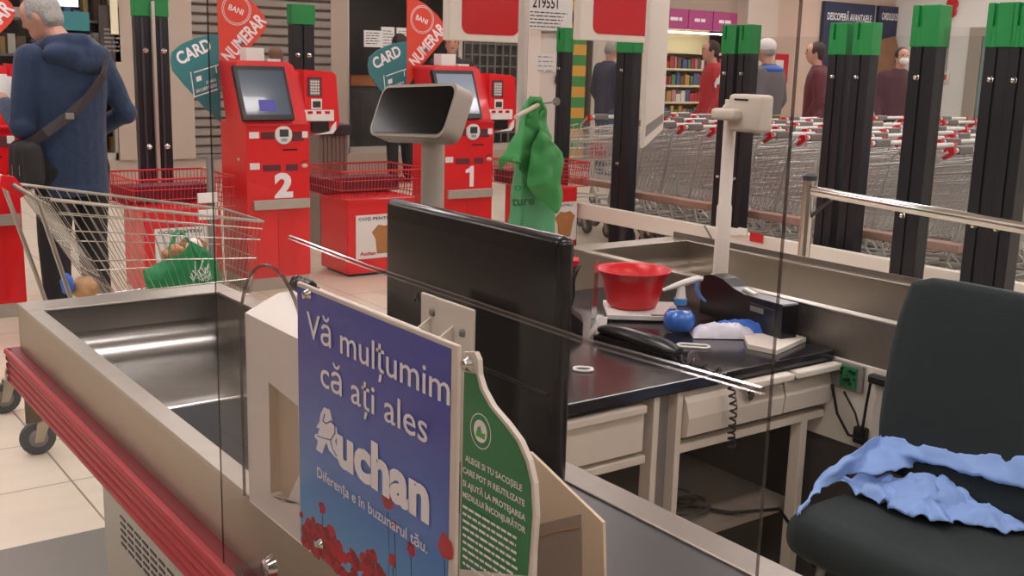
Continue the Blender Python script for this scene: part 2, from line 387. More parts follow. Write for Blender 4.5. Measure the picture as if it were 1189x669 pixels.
mb.build('grid', M['grey'], t); MB().box(gx0, gx1, 12.5, 12.6, .3, 2.75).build('back_panel', M['shopdark'], t)
# striped panel
t = thing('striped_panel', (10.0, BY, 0), 'tall panel with green and yellow horizontal stripes between window and white wall', 'panel')
mb = MB(); a = aty(655, 60, 12.0).x; b = aty(681, 60, 12.0).x
for k in range(20): mb.cur = k % 2; mb.box(a, b, 12.0, 12.15, .0+k*.145, .0+(k+1)*.145)
mb.build('stripes', [M['stripe_green'], M['stripe_yellow']], t)
o = MB().rbox(b+.12, b+.2, 12.0, 12.15, 0, 2.9, .01).build('metal_upright', M['alu']); tag(o, 'narrow grey metal upright beside the striped panel', 'post')
# pharmacy-like shelf bay with magenta header
t = thing('lit_shelving', (12.3, 12.2, 0), 'brightly lit product shelves under magenta headers', 'shelving')
x0, x1 = 11.6, 13.15
mb = MB(); mb.box(x0, x1, 12.7, 12.75, 0, 2.2)
zs = [.2, .45, .7, .95, 1.2, 1.45, 1.7]
for z in zs: mb.box(x0, x1, 12.2, 12.7, z-.03, z)
mb.build('shelves', M['shelf_light'], t)
for k in range(4):
    w0 = aty(745+k*28.5-4, 30, 12.15).x; w1 = aty(745+(k+1)*28.5-5, 30, 12.15).x
    h = MB().box(w0, w1, 12.12, 12.18, 2.03, 2.32).build('header_panel', M['magenta'], t)
    pseudo('lettering', (w0+.12, 12.119, 2.14), (1,0,0), (0,0,1), (w1-w0)*.55, .06, 1, M['letter'], h, th=.8)
mb = MB(); r = random.Random(5)
for z in zs[:-1]:
    x = x0+.02
    while x < x1-.1:
        wd = r.uniform(.04, .1); mb.cur = r.randrange(len(PROD)); mb.box(x, x+wd, 12.25, 12.4, z, z+r.uniform(.1, .19)); x += wd+r.uniform(.005, .03)
o = mb.build('products', PROD, t); o['kind'] = 'stuff'
lb = MB().box(x0, x1, 12.25, 12.3, 1.98, 2.0).build('shelf_lamp', mat('shelf_lamp', 'ffffff', emit=('ffffe8', 6)), t)
# fascia above shelving
struct(MB().box(10.3, 13.2, BY-.02, BY+.02, 2.33, 2.9), 'trim_1', M['dado'])
# hydrant cabinet
a, b = aty(893, 62, 12.1), aty(913, 97, 12.1); t = thing('fire_cabinet', ((a.x+b.x)/2, BY, b.z), 'red fire hose cabinet on the pinkish back wall behind the man in the cap', 'fire cabinet')
MB().rbox(a.x, b.x, BY-.12, BY-.002, b.z, a.z, .01).build('box', M['crimson'], t); MB().rbox((a.x+b.x)/2-.1, (a.x+b.x)/2+.1, BY-.13, BY-.12, a.z-.3, a.z-.1, .004).build('white_label', M['paper'], t)
# navy wall boards with lettering
for k, (x0, x1, s) in enumerate([(955, 1013, 'DESCOPERĂ AVANTAJELE'), (1018, 1062, 'CARDULUI DE ...')]):
    a, b = aty(x0, 60, 12.1).x, min(17.28, aty(x1, 60, 12.1).x); zt = aty(x0, 3, 12.1).z
    t = thing('navy_board', ((a+b)/2, 12.15, 1.0), ['wide navy wall board with white headline left of the metal strip','narrower navy wall board right of the metal strip'][k], 'board')
    MB().box(a, b, 12.12, 12.18, .9, 2.62).build('panel', M['navy'], t)
    text('lettering', ['DESCOPERĂ AVANTAJELE','CARDULUI DE'][k], (a+.08, 12.118, aty(x0, 22, 12.1).z), (1,0,0), (0,0,1), M['letter'], t, height=.12, width=(b-a)*.88, bold=.02)
o = MB(); pp = [aty(1008, 50, 12.0), aty(1040, 42, 12.0), aty(1046, 70, 12.0), aty(1022, 110, 12.0), aty(1006, 108, 12.0)]
o.prism(pp, (0, .03, 0)); tag(o.build('brown_picture', mat('brown_print', '8a6148', .6, 0, .4, 5)), 'brown slanted picture on the wall beside the masked person', 'picture')
a, b = aty(1011, 105, 12.0), aty(1032, 140, 12.0)
# right wall door, alarm
RX = 17.3
y0, y1 = 10.45, 9.45
mb = MB(); mb.box(RX-.06, RX+.05, y0-.02, y0+.22, 0, 2.1); mb.box(RX-.06, RX+.05, y1-.22, y1, 0, 2.1); mb.box(RX-.06, RX+.05, y1-.22, y0+.22, 2.1, 2.25); struct(mb, 'trim_2', M['alu'])
d = struct(MB().rbox(RX-.04, RX-.002, y1+.005, y0-.025, .01, 2.095, .005), 'door_1', mat('pale_blue_door', '7d8c90', .35))
text('lettering', 'A', (RX-.041, 9.95, 1.05), (0,-1,0), (0,0,1), M['dark_letter'], d, height=.3, bold=.03)
def alarm(px, py, lab, nm='fire_alarm'):
    c = atx(px, py, RX); o = MB().lathe([(.10, -.08), (.10, -.03), (.06, -.001)], c, 20, 'x').build(nm, M['crimson'], smooth=True); tag(o, lab, 'alarm'); return c
c1 = alarm(1108, 5, 'red round alarm sounder high on the white right wall', 'alarm_sounder'); c2 = alarm(1106, 14, 'red alarm beacon below the sounder on the right wall', 'alarm_beacon')
c3 = atx(1098, 90, RX); t = thing('call_point', c3, 'small white box with red button on the right wall at the end of the cable', 'call point')
MB().rbox(RX-.06, RX-.001, c3.y-.09, c3.y+.09, c3.z-.09, c3.z+.09, .008).build('box', M['white'], t); MB().rbox(RX-.07, RX-.06, c3.y-.05, c3.y+.05, c3.z-.04, c3.z+.05, .004).build('button', M['crimson'], t)
tag(MB().tube([c2+Vector((-.012,0,-.08)), c3+Vector((-.012,.0,.092))], .01, 6).build('alarm_cable', M['grey']), 'thin grey cable down the right wall to the red call point', 'cable')
# ------------------------------------------------------------------ glass partition: posts, panes, rails, fascia
def post(name, x, y, top, w, d, lab, bolts=(1.44, .78)):
    t = thing(name, (x, y, 0), lab, 'post', 'charcoal posts with green caps')
    mb = MB(); mb.rbox(x-d, x+d, y-w*.5, y-w*.04, 0, top-.19, .004); mb.rbox(x-d, x+d, y+w*.04, y+w*.5, 0, top-.19, .004); mb.box(x-d*.8, x+d*.8, y-w*.04, y+w*.04, 0, top-.19)
    mb.build('upright', M['post'], t)
    cp = MB(); cp.rbox(x-d-.004, x+d+.004, y-w*.5-.004, y+w*.12, top-.19, top, .004); cp.rbox(x-d-.004, x+d+.004, y+w*.28, y+w*.5+.004, top-.19, top, .004); cp.box(x-d+.01, x+d, y+w*.12, y+w*.28, top-.19, top-.005); cp.box(x-d-.003, x-d+.02, y+w*.12, y+w*.28, top-.19, top-.10)
    cp.build('green_cap', M['cap'], t)
    for z in bolts:
        for s in (.5,):
            MB().lathe([(.003, -d-.016), (.010, -d-.012), (.011, -d-.004), (.014, -d)], (x, y+s*w*.3, z), 12, 'x').build('bolt', M['chrome'], t, smooth=True)
    return t
XB, XA = 5.62, 4.62
def ypx(px, py, X): return atx(px, py, X).y
rowB = [(656,60,.10,'slim charcoal post beside the white column'),(729,100,.19,'charcoal post behind the hanging white banner'),(848,100,.12,'charcoal post left of a close pair, behind the cream display head'),(867,100,.10,'charcoal post right of a close pair, behind the cream display head'),(974,100,.125,'charcoal post, left one of the pair above the handrail end'),(1002,100,.125,'charcoal post, right one of the pair above the handrail end')]
ztop = 1.74
for px, py, w, lab in rowB: post('partition_post', XB, ypx(px, py, XB), ztop, w, .045, lab, (1.42, .72))
rowA = [(1074,100,.135,'thick charcoal post standing alone behind the chair back'),(1160,100,.12,'tall charcoal post near the right edge, left of its twin'),(1187,100,.10,'charcoal post cut by the right edge of the view')]
for px, py, w, lab in rowA: post('partition_post', XA, ypx(px, py, XA), 1.76, w, .045, lab, (1.43, .78))
# twin posts at the left, in front of the shutter
for px, lab in ((165,'charcoal post left of a twin pair between the man and the card sign'),(186,'charcoal post right of a twin pair between the man and the card sign')):
    c = aty(px, 60, 8.1); t = thing('partition_post', (c.x, 8.1, 0), lab, 'post', 'charcoal posts with green caps'); x = c.x
    MB().rbox(x-.055, x+.055, 8.06, 8.14, 0, 1.71, .006).build('upright', M['post'], t)
    MB().rbox(x-.018, x+.0, 8.05, 8.06, 0, 1.71, .003).build('groove', M['grey_dark'], t)
    MB().rbox(x-.06, x+.06, 8.055, 8.145, 1.71, 1.92, .008).build('green_cap', M['cap'], t)
    for z in (1.47, .78): MB().lathe([(.004, -.03), (.015, -.022), (.015, -.002), (.02, 0)], (x+.01, 8.05, z), 12, 'y').build('bolt', M['chrome'], t, smooth=True)
c = aty(350, 60, 8.3); t = thing('partition_post', (c.x, 8.3, 0), 'wide charcoal post with green cap standing behind kiosk two in front of the shutter', 'post', 'charcoal posts with green caps')
for s_ in (-1, 1): MB().rbox(c.x+s_*.052-.046, c.x+s_*.052+.046, 8.26, 8.34, 0, 1.71, .005).build('upright', M['post'], t); MB().lathe([(.004, -.03), (.013, -.022), (.013, -.002), (.018, 0)], (c.x+s_*.05, 8.26, 1.47), 12, 'y').build('bolt', M['chrome'], t, smooth=True)
MB().rbox(c.x-.105, c.x+.105, 8.255, 8.345, 1.71, 1.87, .006).build('green_cap', M['cap'], t)
c = aty(175.5, 60, 8.1); tag(MB().rbox(c.x-.012, c.x+.012, 8.02, 8.05, 0, 1.82, .003).build('metal_strip', M['alu']), 'thin pale metal strip between the twin posts', 'strip')
yB = [ypx(px, py, XB) for px, py, w, l in rowB]; yA = [ypx(px, py, XA) for px, py, w, l in rowA]
def pane(x, ya, yb, lab): tag(MB().box(x-.005, x+.005, yb, ya, .0, 1.66).build('glass_pane', M['pane']), lab, 'glass pane')
pane(XB, yB[0]-.07, yB[1]+.11, 'clear partition pane between the slim post and the banner post')
pane(XB, yB[1]-.11, yB[2]+.09, 'clear partition pane between the banner post and the cream display head')
pane(XB, yB[3]-.08, yB[4]+.1, 'clear partition pane above the left end of the handrail')
pane(XB, yB[5]-.1, yB[5]-1.2, 'clear partition pane right of the double post above the handrail')
pane(XA, yA[0]-.075, yA[1]+.07, 'clear partition pane between the lone post and the tall post')
# cart bumper rails
def plank(x, pa, pb, lab):
    a, b = atx(*pa, x), atx(*pb, x); z = (a.z+b.z)/2
    tag(MB().rbox(x-.04, x+.06, b.y, a.y, z-.02, z+.03, .006).build('bumper_rail', M['plank']), lab, 'rail', 'pinkish rails behind the glass')
plank(5.8, (721,222), (826,243), 'pinkish rail behind the glass below the hanging banner')
plank(5.8, (972,266), (1117,291), 'pinkish rail behind the glass right of the handrail post')
plank(5.8, (865,247), (935,260), 'pinkish rail behind the glass left of the handrail post')
plank(5.8, (640,203), (716,219), 'dark pinkish rail at the trolley with the red plate')
# white fascia
a, b = atx(659, 231, 5.4), atx(1150, 322, 5.4)
t = thing('low_barrier', (5.4, 4.5, 0), 'long low white barrier board in front of the trolleys', 'barrier')
MB().rbox(5.385, 5.44, 1.6, a.y, .285, .40, .004).build('board', M['white'], t)
MB().box(5.385, 5.40, 1.6, ypx(938, 300, 5.4), .0, .283).build('lower_board', M['white'], t)
for y in (1.8, 3.2, 4.6, 6.0, a.y-.06): MB().box(5.41, 5.44, y-.02, y+.02, 0, .29).build('foot', M['grey_dark'], t)
for px in (853, 863): 
    c = atx(px, 270, 5.385); MB().rbox(5.375, 5.385, c.y-.04, c.y+.04, c.z-.02, c.z+.03, .003).build('socket', M['paper'], t)
c = atx(879, 276, 5.385); MB().rbox(5.375, 5.385, c.y-.055, c.y+.055, c.z-.03, c.z+.03, .003).build('red_plate', M['crimson'], t)
# chrome handrail
t = thing('handrail', (3.8, 3.0, 0), 'chrome handrail on a round steel post behind the steel checkout', 'handrail')
p0 = atz(945, 222, .95); p1 = atz(1189, 265, .95); dd = (p1-p0)
MB().tube([p0, p0+dd*1.6], .021, 16).build('rail', M['chrome'], t, smooth=True)
pb_ = p0+Vector((.03,.05,0))
MB().tube([(pb_.x, pb_.y, 0), (pb_.x, pb_.y, 1.0)], .026, 16).build('post', M['chrome'], t, smooth=True)
MB().lathe([(.03,0),(.031,.02),(.02,.03),(0.001,.032)], (pb_.x, pb_.y, .99), 16).build('post_cap', M['grey_dark'], t, smooth=True)
MB().tube([pb_+Vector((0,0,-.13)), pb_+Vector((-.0,-.12,-.03))], .008, 8).build('bracket', M['grey_dark'], t, smooth=True)
e = p0+dd*1.55; MB().tube([(e.x, e.y, 0), (e.x, e.y, .95)], .026, 16).build('post', M['chrome'], t, smooth=True)
# ------------------------------------------------------------------ white column with notices
cc = aty(638, 100, 7.3)
t = thing('white_column', (cc.x, 7.3, 0), 'square white column behind the hanging green bag', 'column')
wcol = .105
MB().rbox(cc.x-wcol, cc.x+wcol, 7.3, 7.5, 0, 3.4, .006).build('shaft', M['white'], t)
MB().rbox(cc.x+wcol*.55, cc.x+wcol*.8, 7.27, 7.3, 1.30, 1.36, .003).build('hook_plate', M['grey_dark'], t)
a, b = aty(613, -20, 7.2), aty(666, 37, 7.2)
t = thing('notice_board', (cc.x, 7.2, b.z), 'white notice board numbered 219551 on the column', 'notice')
MB().rbox(a.x, b.x, 7.22, 7.30, b.z, a.z, .006).build('board', M['paper'], t)
text('number', '219551', (aty(619, 8, 7.21).x, 7.218, aty(640, 9.5, 7.21).z), (1,0,0), (0,0,1), M['dark_letter'], t, height=.085, width=.26, bold=.02)
pseudo('printed_lines', (a.x+.04, 7.218, b.z+.02), (1,0,0), (0,0,1), (b.x-a.x)*.8, .14, 5, M['dark_letter'], t, th=.3)
MB().tube([Vector((b.x-.01, 7.24, a.z-.05)), Vector((b.x+.035, 7.24, b.z+.03)), Vector((b.x+.02, 7.24, b.z-.03)), Vector((b.x-.02, 7.24, b.z-.04))], .006, 6).build('dark_wire', M['grey_dark'], t)
a, b = aty(624, 62, 7.29), aty(646, 84, 7.29)
o = thing('column_paper', (a.x, 7.29, b.z), 'small printed sheet stuck on the white column below the number', 'notice')
MB().box(a.x, b.x, 7.292, 7.298, b.z, a.z).build('sheet', M['paper'], o); pseudo('printed_lines', (a.x+.01, 7.2915, b.z), (1,0,0), (0,0,1), (b.x-a.x)*.85, a.z-b.z, 4, M['grey'], o, th=.2)

# ------------------------------------------------------------------ shopping trolley
def make_trolley(L=1.0, W=.54, fine=True):
    t = thing('shopping_trolley', (0,0,0), 'x', 'shopping trolley')
    n = 5 if fine else 4; rw = .0018 if fine else .0024; WM = M['wire_near'] if fine else M['wire']
    zr, zf, br, bf = .93, .79, .46, .49         # rear top, front top, rear bottom, front bottom
    xr, xf, xbr, xbf = .14, L+.02, .42, L-.03
    w1, w2 = W/2, W/2*.74
    def side(s, u, v):   # u 0 rear..1 front, v 0 bottom..1 top
        x = (xbr+(xbf-xbr)*u)*(1-v)+(xr+(xf-xr)*u)*v; z = (br+(bf-br)*u)*(1-v)+(zr+(zf-zr)*u)*v
        return Vector((x, s*((w1+(w2-w1)*u)*(.86+.14*v)), z))
    mb = MB()
    for s in (-1, 1):
        nw = 22 if fine else 13
        for k in range(nw+1): u = k/nw; mb.tube([side(s,u,0), side(s,u,1)], rw*(1 if fine else 1.35), n)
        for v in (.0, .22, .5, .75, .9): mb.tube([side(s,0,v), side(s,1,v)], rw*1.3, n)
    for k in range(11):
        q = k/10; mb.tube([side(-1,1,0).lerp(side(1,1,0), q), side(-1,1,1).lerp(side(1,1,1), q)], rw, n)
        mb.tube([side(-1,0,0).lerp(side(1,0,0), q), side(-1,0,1).lerp(side(1,0,1), q)], rw, n)
        mb.tube([side(-1,0,0).lerp(side(1,0,0), q), side(-1,1,0).lerp(side(1,1,0), q)], rw, n)
    for v in (.0, .25, .5, .75):
        mb.tube([side(-1,1,v), side(1,1,v)], rw*1.3, n); mb.tube([side(-1,0,v), side(1,0,v)], rw*1.3, n)
    for k in range(12): u = k/11; mb.tube([side(-1,u,0), side(1,u,0)], rw*1.2, n)
    mb.build('basket', WM, t)
    MB().tube([side(-1,0,1), side(-1,1,1), side(1,1,1), side(1,0,1)], .006, 8).build('rim', WM, t, smooth=True)
    fr = MB()
    for s in (-1, 1):
        fr.tube([(.02, s*w1, .99), (.10, s*w1, .93), (.26, s*(w1-.03), .32), (.09, s*w1, .17)], .009, 8)
        fr.tube([(.30, s*(w1-.03), .24), (L-.05, s*(w2+.01), .20)], .011, 8)
        fr.tube([(.40, s*(w1-.05), .26), (.48, s*(w1-.04), .46)], .009, 8)
    fr.tube([(.30, -w1+.03, .24), (.30, w1-.03, .24)], .009, 8); fr.tube([(L-.05, -w2-.01, .20), (L-.05, w2+.01, .20)], .009, 8)
    fr.build('chassis', WM, t, smooth=True)
    h = MB().tube([(.0, -w1+.04, 1.0), (.0, w1-.04, 1.0)], .016, 12).build('handle', M['paper'], t, smooth=True)
    for s in (-1, 1):
        mb = MB(); mb.prism([(-.02, s*w1-.03*s, .985), (-.01, s*w1-.03*s, 1.02), (.03, s*w1-.03*s, 1.015), (.07, s*w1-.03*s, .955), (.045, s*w1-.03*s, .94)], (0, .026*s, 0))
        mb.build('end_cap', M['red_plastic'], h)
    MB().rbox(-.022, .03, w1-.22, w1-.06, .975, 1.025, .008).build('coin_lock', M['grey'], h)
    mb = MB()
    for k in range(8): y = -w1*.7+w1*1.4*k/7; mb.tube([(.16, y, .90), (.32, y, .62)], rw, n)
    for v in range(3): mb.tube([(.16+.08*v, -w1*.7, .90-.14*v), (.16+.08*v, w1*.7, .90-.14*v)], rw*1.3, n)
    mb.build('child_seat', WM, t)
    for (x, s, ww) in ((.08, -1, w1), (.08, 1, w1), (L-.07, -1, w2), (L-.07, 1, w2)):
        y = s*ww
        wh = MB().lathe([(.02,-.012),(.045,-.013),(.060,-.012),(.0635,-.006),(.0635,.006),(.060,.012),(.045,.013),(.02,.012)], (x-.03, y, .0635), 20, 'y').build('wheel', M['rubber'], t, smooth=True)
        MB().lathe([(.008,-.016),(.03,-.016),(.034,-.013),(.034,.013),(.03,.016),(.008,.016)], (x-.03, y, .0635), 16, 'y').build('hub', M['grey'], wh, smooth=True)
        fk = MB()
        for q in (-1, 1): fk.hexa([(x-.045, y+q*.018-.0015, .05), (x-.015, y+q*.018-.0015, .05), (x-.015, y+q*.018+.0015, .05), (x-.045, y+q*.018+.0015, .05), (x-.03, y+q*.018-.0015, .14), (x+.02, y+q*.018-.0015, .14), (x+.02, y+q*.018+.0015, .14), (x-.03, y+q*.018+.0015, .14)])
        fk.box(x-.03, x+.02, y-.02, y+.02, .137, .142); fk.lathe([(.018,.142),(.022,.15),(.022,.165),(.015,.19)], (x, y, 0), 12)
        fk.build('caster_fork', M['steel_side'], t, smooth=True)
    return t
near = make_trolley(.95, .56)
near['label'] = 'wire shopping trolley holding a green carrier bag beside the near checkout'
near.location = (.80, 4.33, 0)
# row trolley: nested rows run along Y, handles facing the tills
row0 = make_trolley(1.0, .54, False)
# red ad plate for one
labs = ['shopping trolley nested in the row nearest the glass partition', 'shopping trolley nested in the second row behind the glass partition',
        'shopping trolley nested in the third row behind the glass partition', 'shopping trolley nested in the fourth row behind the glass partition', 'shopping trolley in the farthest nested row near the standing people', 'shopping trolley nested in the far block before the people']
rows = [(6.32, 2.3, 6.9, .29), (7.02, 2.6, 7.1, .29), (7.75, 2.9, 8.0, .30), (8.5, 3.2, 7.0, .31), (9.9, 3.6, 7.0, .42), (10.7, 4.2, 7.2, .42)]
rr = random.Random(11); first = True
for i, (x, ya, yb, st) in enumerate(rows):
    y = ya
    while y < yb:
        loc = (x+rr.uniform(-.02,.02), y, 0); rz = PI/2+rr.uniform(-.04,.04)
        if first: row0.location = loc; row0.rotation_euler = (0,0,rz); row0['label'] = labs[i]; row0['group'] = 'nested trolley row 1'.replace(' 1', ' nearest'); first = False
        else: dup(row0, loc, rz, labs[i], 'nested trolleys, '+['nearest row','second row','third row','fourth row','fifth row','farthest row'][i])
        y += st*(1+rr.uniform(-.08,.08))
row0['group'] = 'nested trolleys, nearest row'
# single trolley with a red plate
tr = dup(row0, (6.62, 7.55, 0), PI/2, 'shopping trolley with a red plate on its basket beside the slim post', 'trolley with plate'); del tr['group']
a = atx(670, 168, 6.0); b = atx(698, 189, 6.0)
pl = MB().rbox(-.012, .0, -.10, .10, .60, .78, .004).xf(Matrix.Identity(4))
pl.v = [Vector((v.x+.17, v.y, v.z)) for v in pl.v]; plo = MB(); plo.v, plo.f, plo.mi = pl.v, pl.f, pl.mi
po = plo.build('red_plate', M['crimson']); po.parent = tr
tag(MB().tube([(12.2, 8.6, .86), (12.2, 1.5, .86)], .02, 10).build('guard_rail', M['chrome'], smooth=True), 'long thin steel guard rail beyond the trolleys', 'rail')

# ================================================================== NEAR CHECKOUT (counter A)
t = thing('checkout_counter', (.8, 1.2, 0), 'brushed steel checkout counter with black belt and red rubber bumper', 'checkout counter')
X0, X1, YE, ZT = .548, 1.05, 2.735, .85
mb = MB()
mb.rbox(X0, X0+.004, -.3, YE, .62, ZT, .001, 1)                     # near side sheet
mb.box(X0, X1, YE-.004, YE, .55, ZT)                       # end sheet
mb.box(X1-.004, X1, -.3, YE, .5, .818)
mb.build('side_panel', M['steel_side'], t)
mb = MB(); r0 = .034
mb.rbox(X0-.002, X0+r0, .0+1.30, YE-.101, ZT-.006, ZT+.002, .001)
mb.rbox(X0-.002, X1+.002, YE-.10, YE+.002, ZT-.006, ZT+.002, .002)
mb.rbox(X1-.045, X1+.002, 1.50, YE-.101, ZT-.006, ZT+.002, .001)
mb.build('rim', M['steel'], t)
# catch bin: curved end wall sweeping down to the belt
mb = MB(); prof = [(YE-.10, ZT-.003), (YE-.102, ZT-.03), (YE-.108, ZT-.06)]
for k in range(13):
    a = k/12*PI/2; prof.append((YE-.108-.10*(1-math.cos(a)), ZT-.06-.07*math.sin(a)))
prof += [(YE-.45, ZT-.132), (2.17, ZT-.134)]
rowsg = [[Vector((x, y, z)) for (y, z) in prof] for x in (X0+.02, X1-.03)]
mb.grid(rowsg); mb.box(X0+.018, X0+.02, 1.3, YE-.1, .62, ZT-.004); mb.box(X1-.032, X1-.03, 1.5, YE-.1, .62, ZT-.004)
mb.build('catch_tray', M['tray'], t, smooth=True)
MB().rbox(X0+.02, X1-.03, 1.3, 2.165, ZT-.15, ZT-.132, .003).build('belt', M['belt'], t)
MB().tube([(X0+.03, 2.175, ZT-.137), (X1-.035, 2.175, ZT-.137)], .008, 10).build('belt_roller', M['chrome'], t, smooth=True)
# packing side beyond the white box
mb = MB(); mb.box(X0+.004, X1-.05, -.3, 1.3, .79, .816); mb.rbox(X1-.052, X1+.002, -.3, 1.5, .79, .822, .002); mb.box(.62, X1-.05, 1.3, 1.5, .79, .816)
mb.build('packing_plate', M['steel_dull'], t)
MB().rbox(.80, X1-.05, .80, 1.32, .816, .8185, .001, 1).build('black_inlay', M['mat_black'], t)
# bumper with five ribs
mb = MB(); z0, z1 = .655, .742
for k in range(5):
    a = z0+(z1-z0)*k/5; b = z0+(z1-z0)*(k+1)/5; mb.cur = 0
    mb.rbox(X0-.03-(.004 if k == 4 else 0), X0+.01, -.3, YE+.026, a+.001, b-.003, .004)
    mb.rbox(X0-.03, X1+.03, YE-.01, YE+.03, a+.001, b-.003, .004)
mb.cur = 1; mb.box(X0-.022, X0+.01, -.3, YE+.02, z0, z1-.002); mb.build('bumper', [M['bumper'], M['bumper_dark']], t)
mb = MB(); mb.box(X0+.03, X1-.02, -.3, 2.19, .0, .655); mb.build('cabinet', M['cab'], t)
mb = MB(); mb.rbox(X0+.018, X0+.032, 1.36, 2.13, .06, .602, .004); d = mb.build('access_door', M['cab'], t)
mb = MB()
for r_ in range(5):
    for k in range(9):
        y = 2.03-k*.045; z = .565-r_*.014
        mb.box(X0+.0165, X0+.0185, y-.032, y, z-.003, z+.002)
mb.build('vent_slots', M['black'], d)
MB().rbox(X0+.0, X0+.02, 1.335, 1.36, .50, .6, .003).build('door_handle', M['grey'], t)
MB().lathe([(.002,-.012),(.012,-.01),(.016,-.004),(.018,0)], (.548, 1.27, .775), 14, 'x').build('bolt', M['chrome'], t, smooth=True)
# shields
t = thing('acrylic_shield', (.52, .9, .74), 'large clear acrylic shield standing along the near checkout counter', 'acrylic shield')
MB().box(.519, .5205, .433, 1.372, .745, 2.05).build('pane', M['shield'], t)
for e_ in (1.371, .430): MB().box(.5188, .5207, e_, e_+.0012, .745, 2.05).build('edge', M['edge'], t)
mb = MB(); mb.tube([(.517, 1.13, 1.242), (.515, .95, 1.239), (.515, .6, 1.238), (.516, .434, 1.244)], .0028, 8); mb.build('crease', M['rail_edge'], t, smooth=True)
for y in (.5, 1.3): MB().rbox(.512, .545, y-.012, y+.012, .742, .77, .003).build('clamp', M['sleeve'], t)
t = thing('arched_shield', (.60, 1.25, .85), 'narrow clear acrylic panel with arched top in front of the white scanner box', 'acrylic shield')
pts = [(.538, 1.335, .855)]; 
for k in range(17): a = PI*k/16; pts.append((.538, 1.235+.10*math.cos(a), 1.085+.105*math.sin(a)))
pts += [(.538, 1.135, .855)]
MB().prism(pts, (.003,0,0)).build('pane', M['shield'], t); MB().tube(pts, .0022, 6).build('edge', M['edge'], t, smooth=True)
# white scanner box
t = thing('scanner_housing', (.62, 1.2, .82), 'white scanner housing with a tall beige recess behind the blue poster', 'housing')
ys = [1.335, 1.165]; 
# front wall with hexagonal opening
ho = [(1.263,1.033),(1.178,1.022),(1.172,.925),(1.20,.893),(1.262,.880)]
out = [(1.335,.845),(1.335,1.11),(1.145,1.11),(1.145,.845)]
mb = MB(); A = [Vector((.545, y, z)) for y, z in out]; Bh = [Vector((.545, y, z)) for y, z in [(1.263,.88),(1.263,1.033),(1.176,1.025),(1.172,.90)]]
for i in range(4): j = (i+1) % 4; mb.quad(A[i], A[j], Bh[j], Bh[i])
Bi = [p+Vector((.012,0,0)) for p in Bh]
fp = [(.545,1.335),(.635,1.43),(.70,1.43),(.70,1.145),(.545,1.145)]
mb.quad(*[Vector((x,y,1.11)) for x, y in fp])
for k in range(4): (xa, ya), (xb, yb) = fp[k], fp[k+1]; mb.quad(Vector((xa,ya,.853)), Vector((xb,yb,.853)), Vector((xb,yb,1.11)), Vector((xa,ya,1.11)))
mb.build('shell', M['white_box'], t)
mb = MB(); 
for i in range(4): j = (i+1) % 4; mb.quad(Bh[i], Bh[j], Bi[j], Bi[i])
mb.quad(*Bi); mb.build('recess', M['beige'], t)
mb = MB(); mb.prism([(.5448,1.172,.90),(.5448,1.172,.94),(.5448,1.215,.885),(.5448,1.263,.882),(.5448,1.263,.878),(.5448,1.175,.897)], (.03,0,0)); mb.build('recess_lip', M['white_box'], t)
pts = []
for k in range(60): a = k*.75; pts.append((.655+.010*math.cos(a), 1.415-.0010*k*.9, 1.1125+.010*math.sin(a)+.0125))
tag(MB().tube(pts, .0022, 6).build('cable_coil', M['black'], smooth=True), 'short black coiled cord on top of the white scanner housing', 'cord')
# bracket and wedge plates behind the poster
t = thing('white_bracket', (.88, 1.35, .83), 'white bracket plate with triangular gussets in front of the black monitor', 'bracket')
MB().rbox(.878, .884, 1.29, 1.437, .84, 1.085, .002).build('plate', M['cream'], t)
for y in (1.41, 1.345): MB().prism([(.80,y,.84),(.878,y,.84),(.878,y,1.05),(.82,y,1.015)], (0,-.004,0)).build('gusset', M['cream'], t)
for y, z in ((1.40,1.06),(1.315,1.045)): MB().lathe([(.002,-.006),(.006,-.004),(.007,0)], (.878, y, z), 10, 'x').build('screw', M['grey'], t, smooth=True)
t = thing('beige_guide_plate', (.75, .95, .82), 'beige angled guide plate with a brown stain right of the poster', 'plate')
ww = [atx(597, 528, .75), atx(615, 525, .75), atx(700, 607, .75), atx(702, 690, .75), atx(598, 690, .75)]
pts = [Vector((.75, p.y, max(.82, p.z))) for p in ww]
MB().prism(pts, (.004,0,0)).build('plate', M['beige'], t)
mb = MB(); pth = [atx(x, y, .749) for x, y in ((623,625),(640,619),(655,616),(672,613))]; mb.tube(pth, .0022, 6, ell=.4); mb.build('stain', M['brown'], t)
qa = [atx(x, y, .7495) for x, y in ((621,610),(675,597),(676,669),(620,669))]; MB().quad(*qa).build('worn_panel', mat('worn_beige', '97887a', .5), t)  # flat panel in a darker beige than the plate
# ------------------------------------------------------------------ blue poster board
t = thing('poster_board', (.53, .95, .85), 'blue poster board with white lettering, poppies and a green wing, bolted to the checkout', 'poster')
def S(x, y, X=.530): return atx(x, y, X)
yl, yr, zb, zt = 1.142, .808, .864, 1.183
MB().rbox(.531, .536, yr-.004, yl+.002, zb, zt+.004, .001, 1).build('backing', M['cream'], t)
MB().box(.5303, .531, yr+.006, yl, zb, zt-.001).build('blue_print', M['poster'], t)
xd, up = (0,-1,0), (0,0,1)
def W(name, s, pa, pb, h, m, bold=0., X=.5301, parent=t, dz=0.):
    a, b = atx(*pa, X), atx(*pb, X); w_ = a.y-b.y
    return text(name, s, (X, a.y, (a.z+b.z)/2+dz), xd, up, m, parent, height=h, width=w_, bold=bold)
def hgt(pa, pb, X=.53): return atx(*pa, X).z-atx(*pb, X).z
W('lettering', 'Vă mulțumim', (357,391), (523,471), hgt((357,358),(361,391)), M['letter'], .004)
W('lettering', 'că ați ales', (373,450), (497,512), hgt((372,426),(373,450))*1.35, M['letter'], .004)
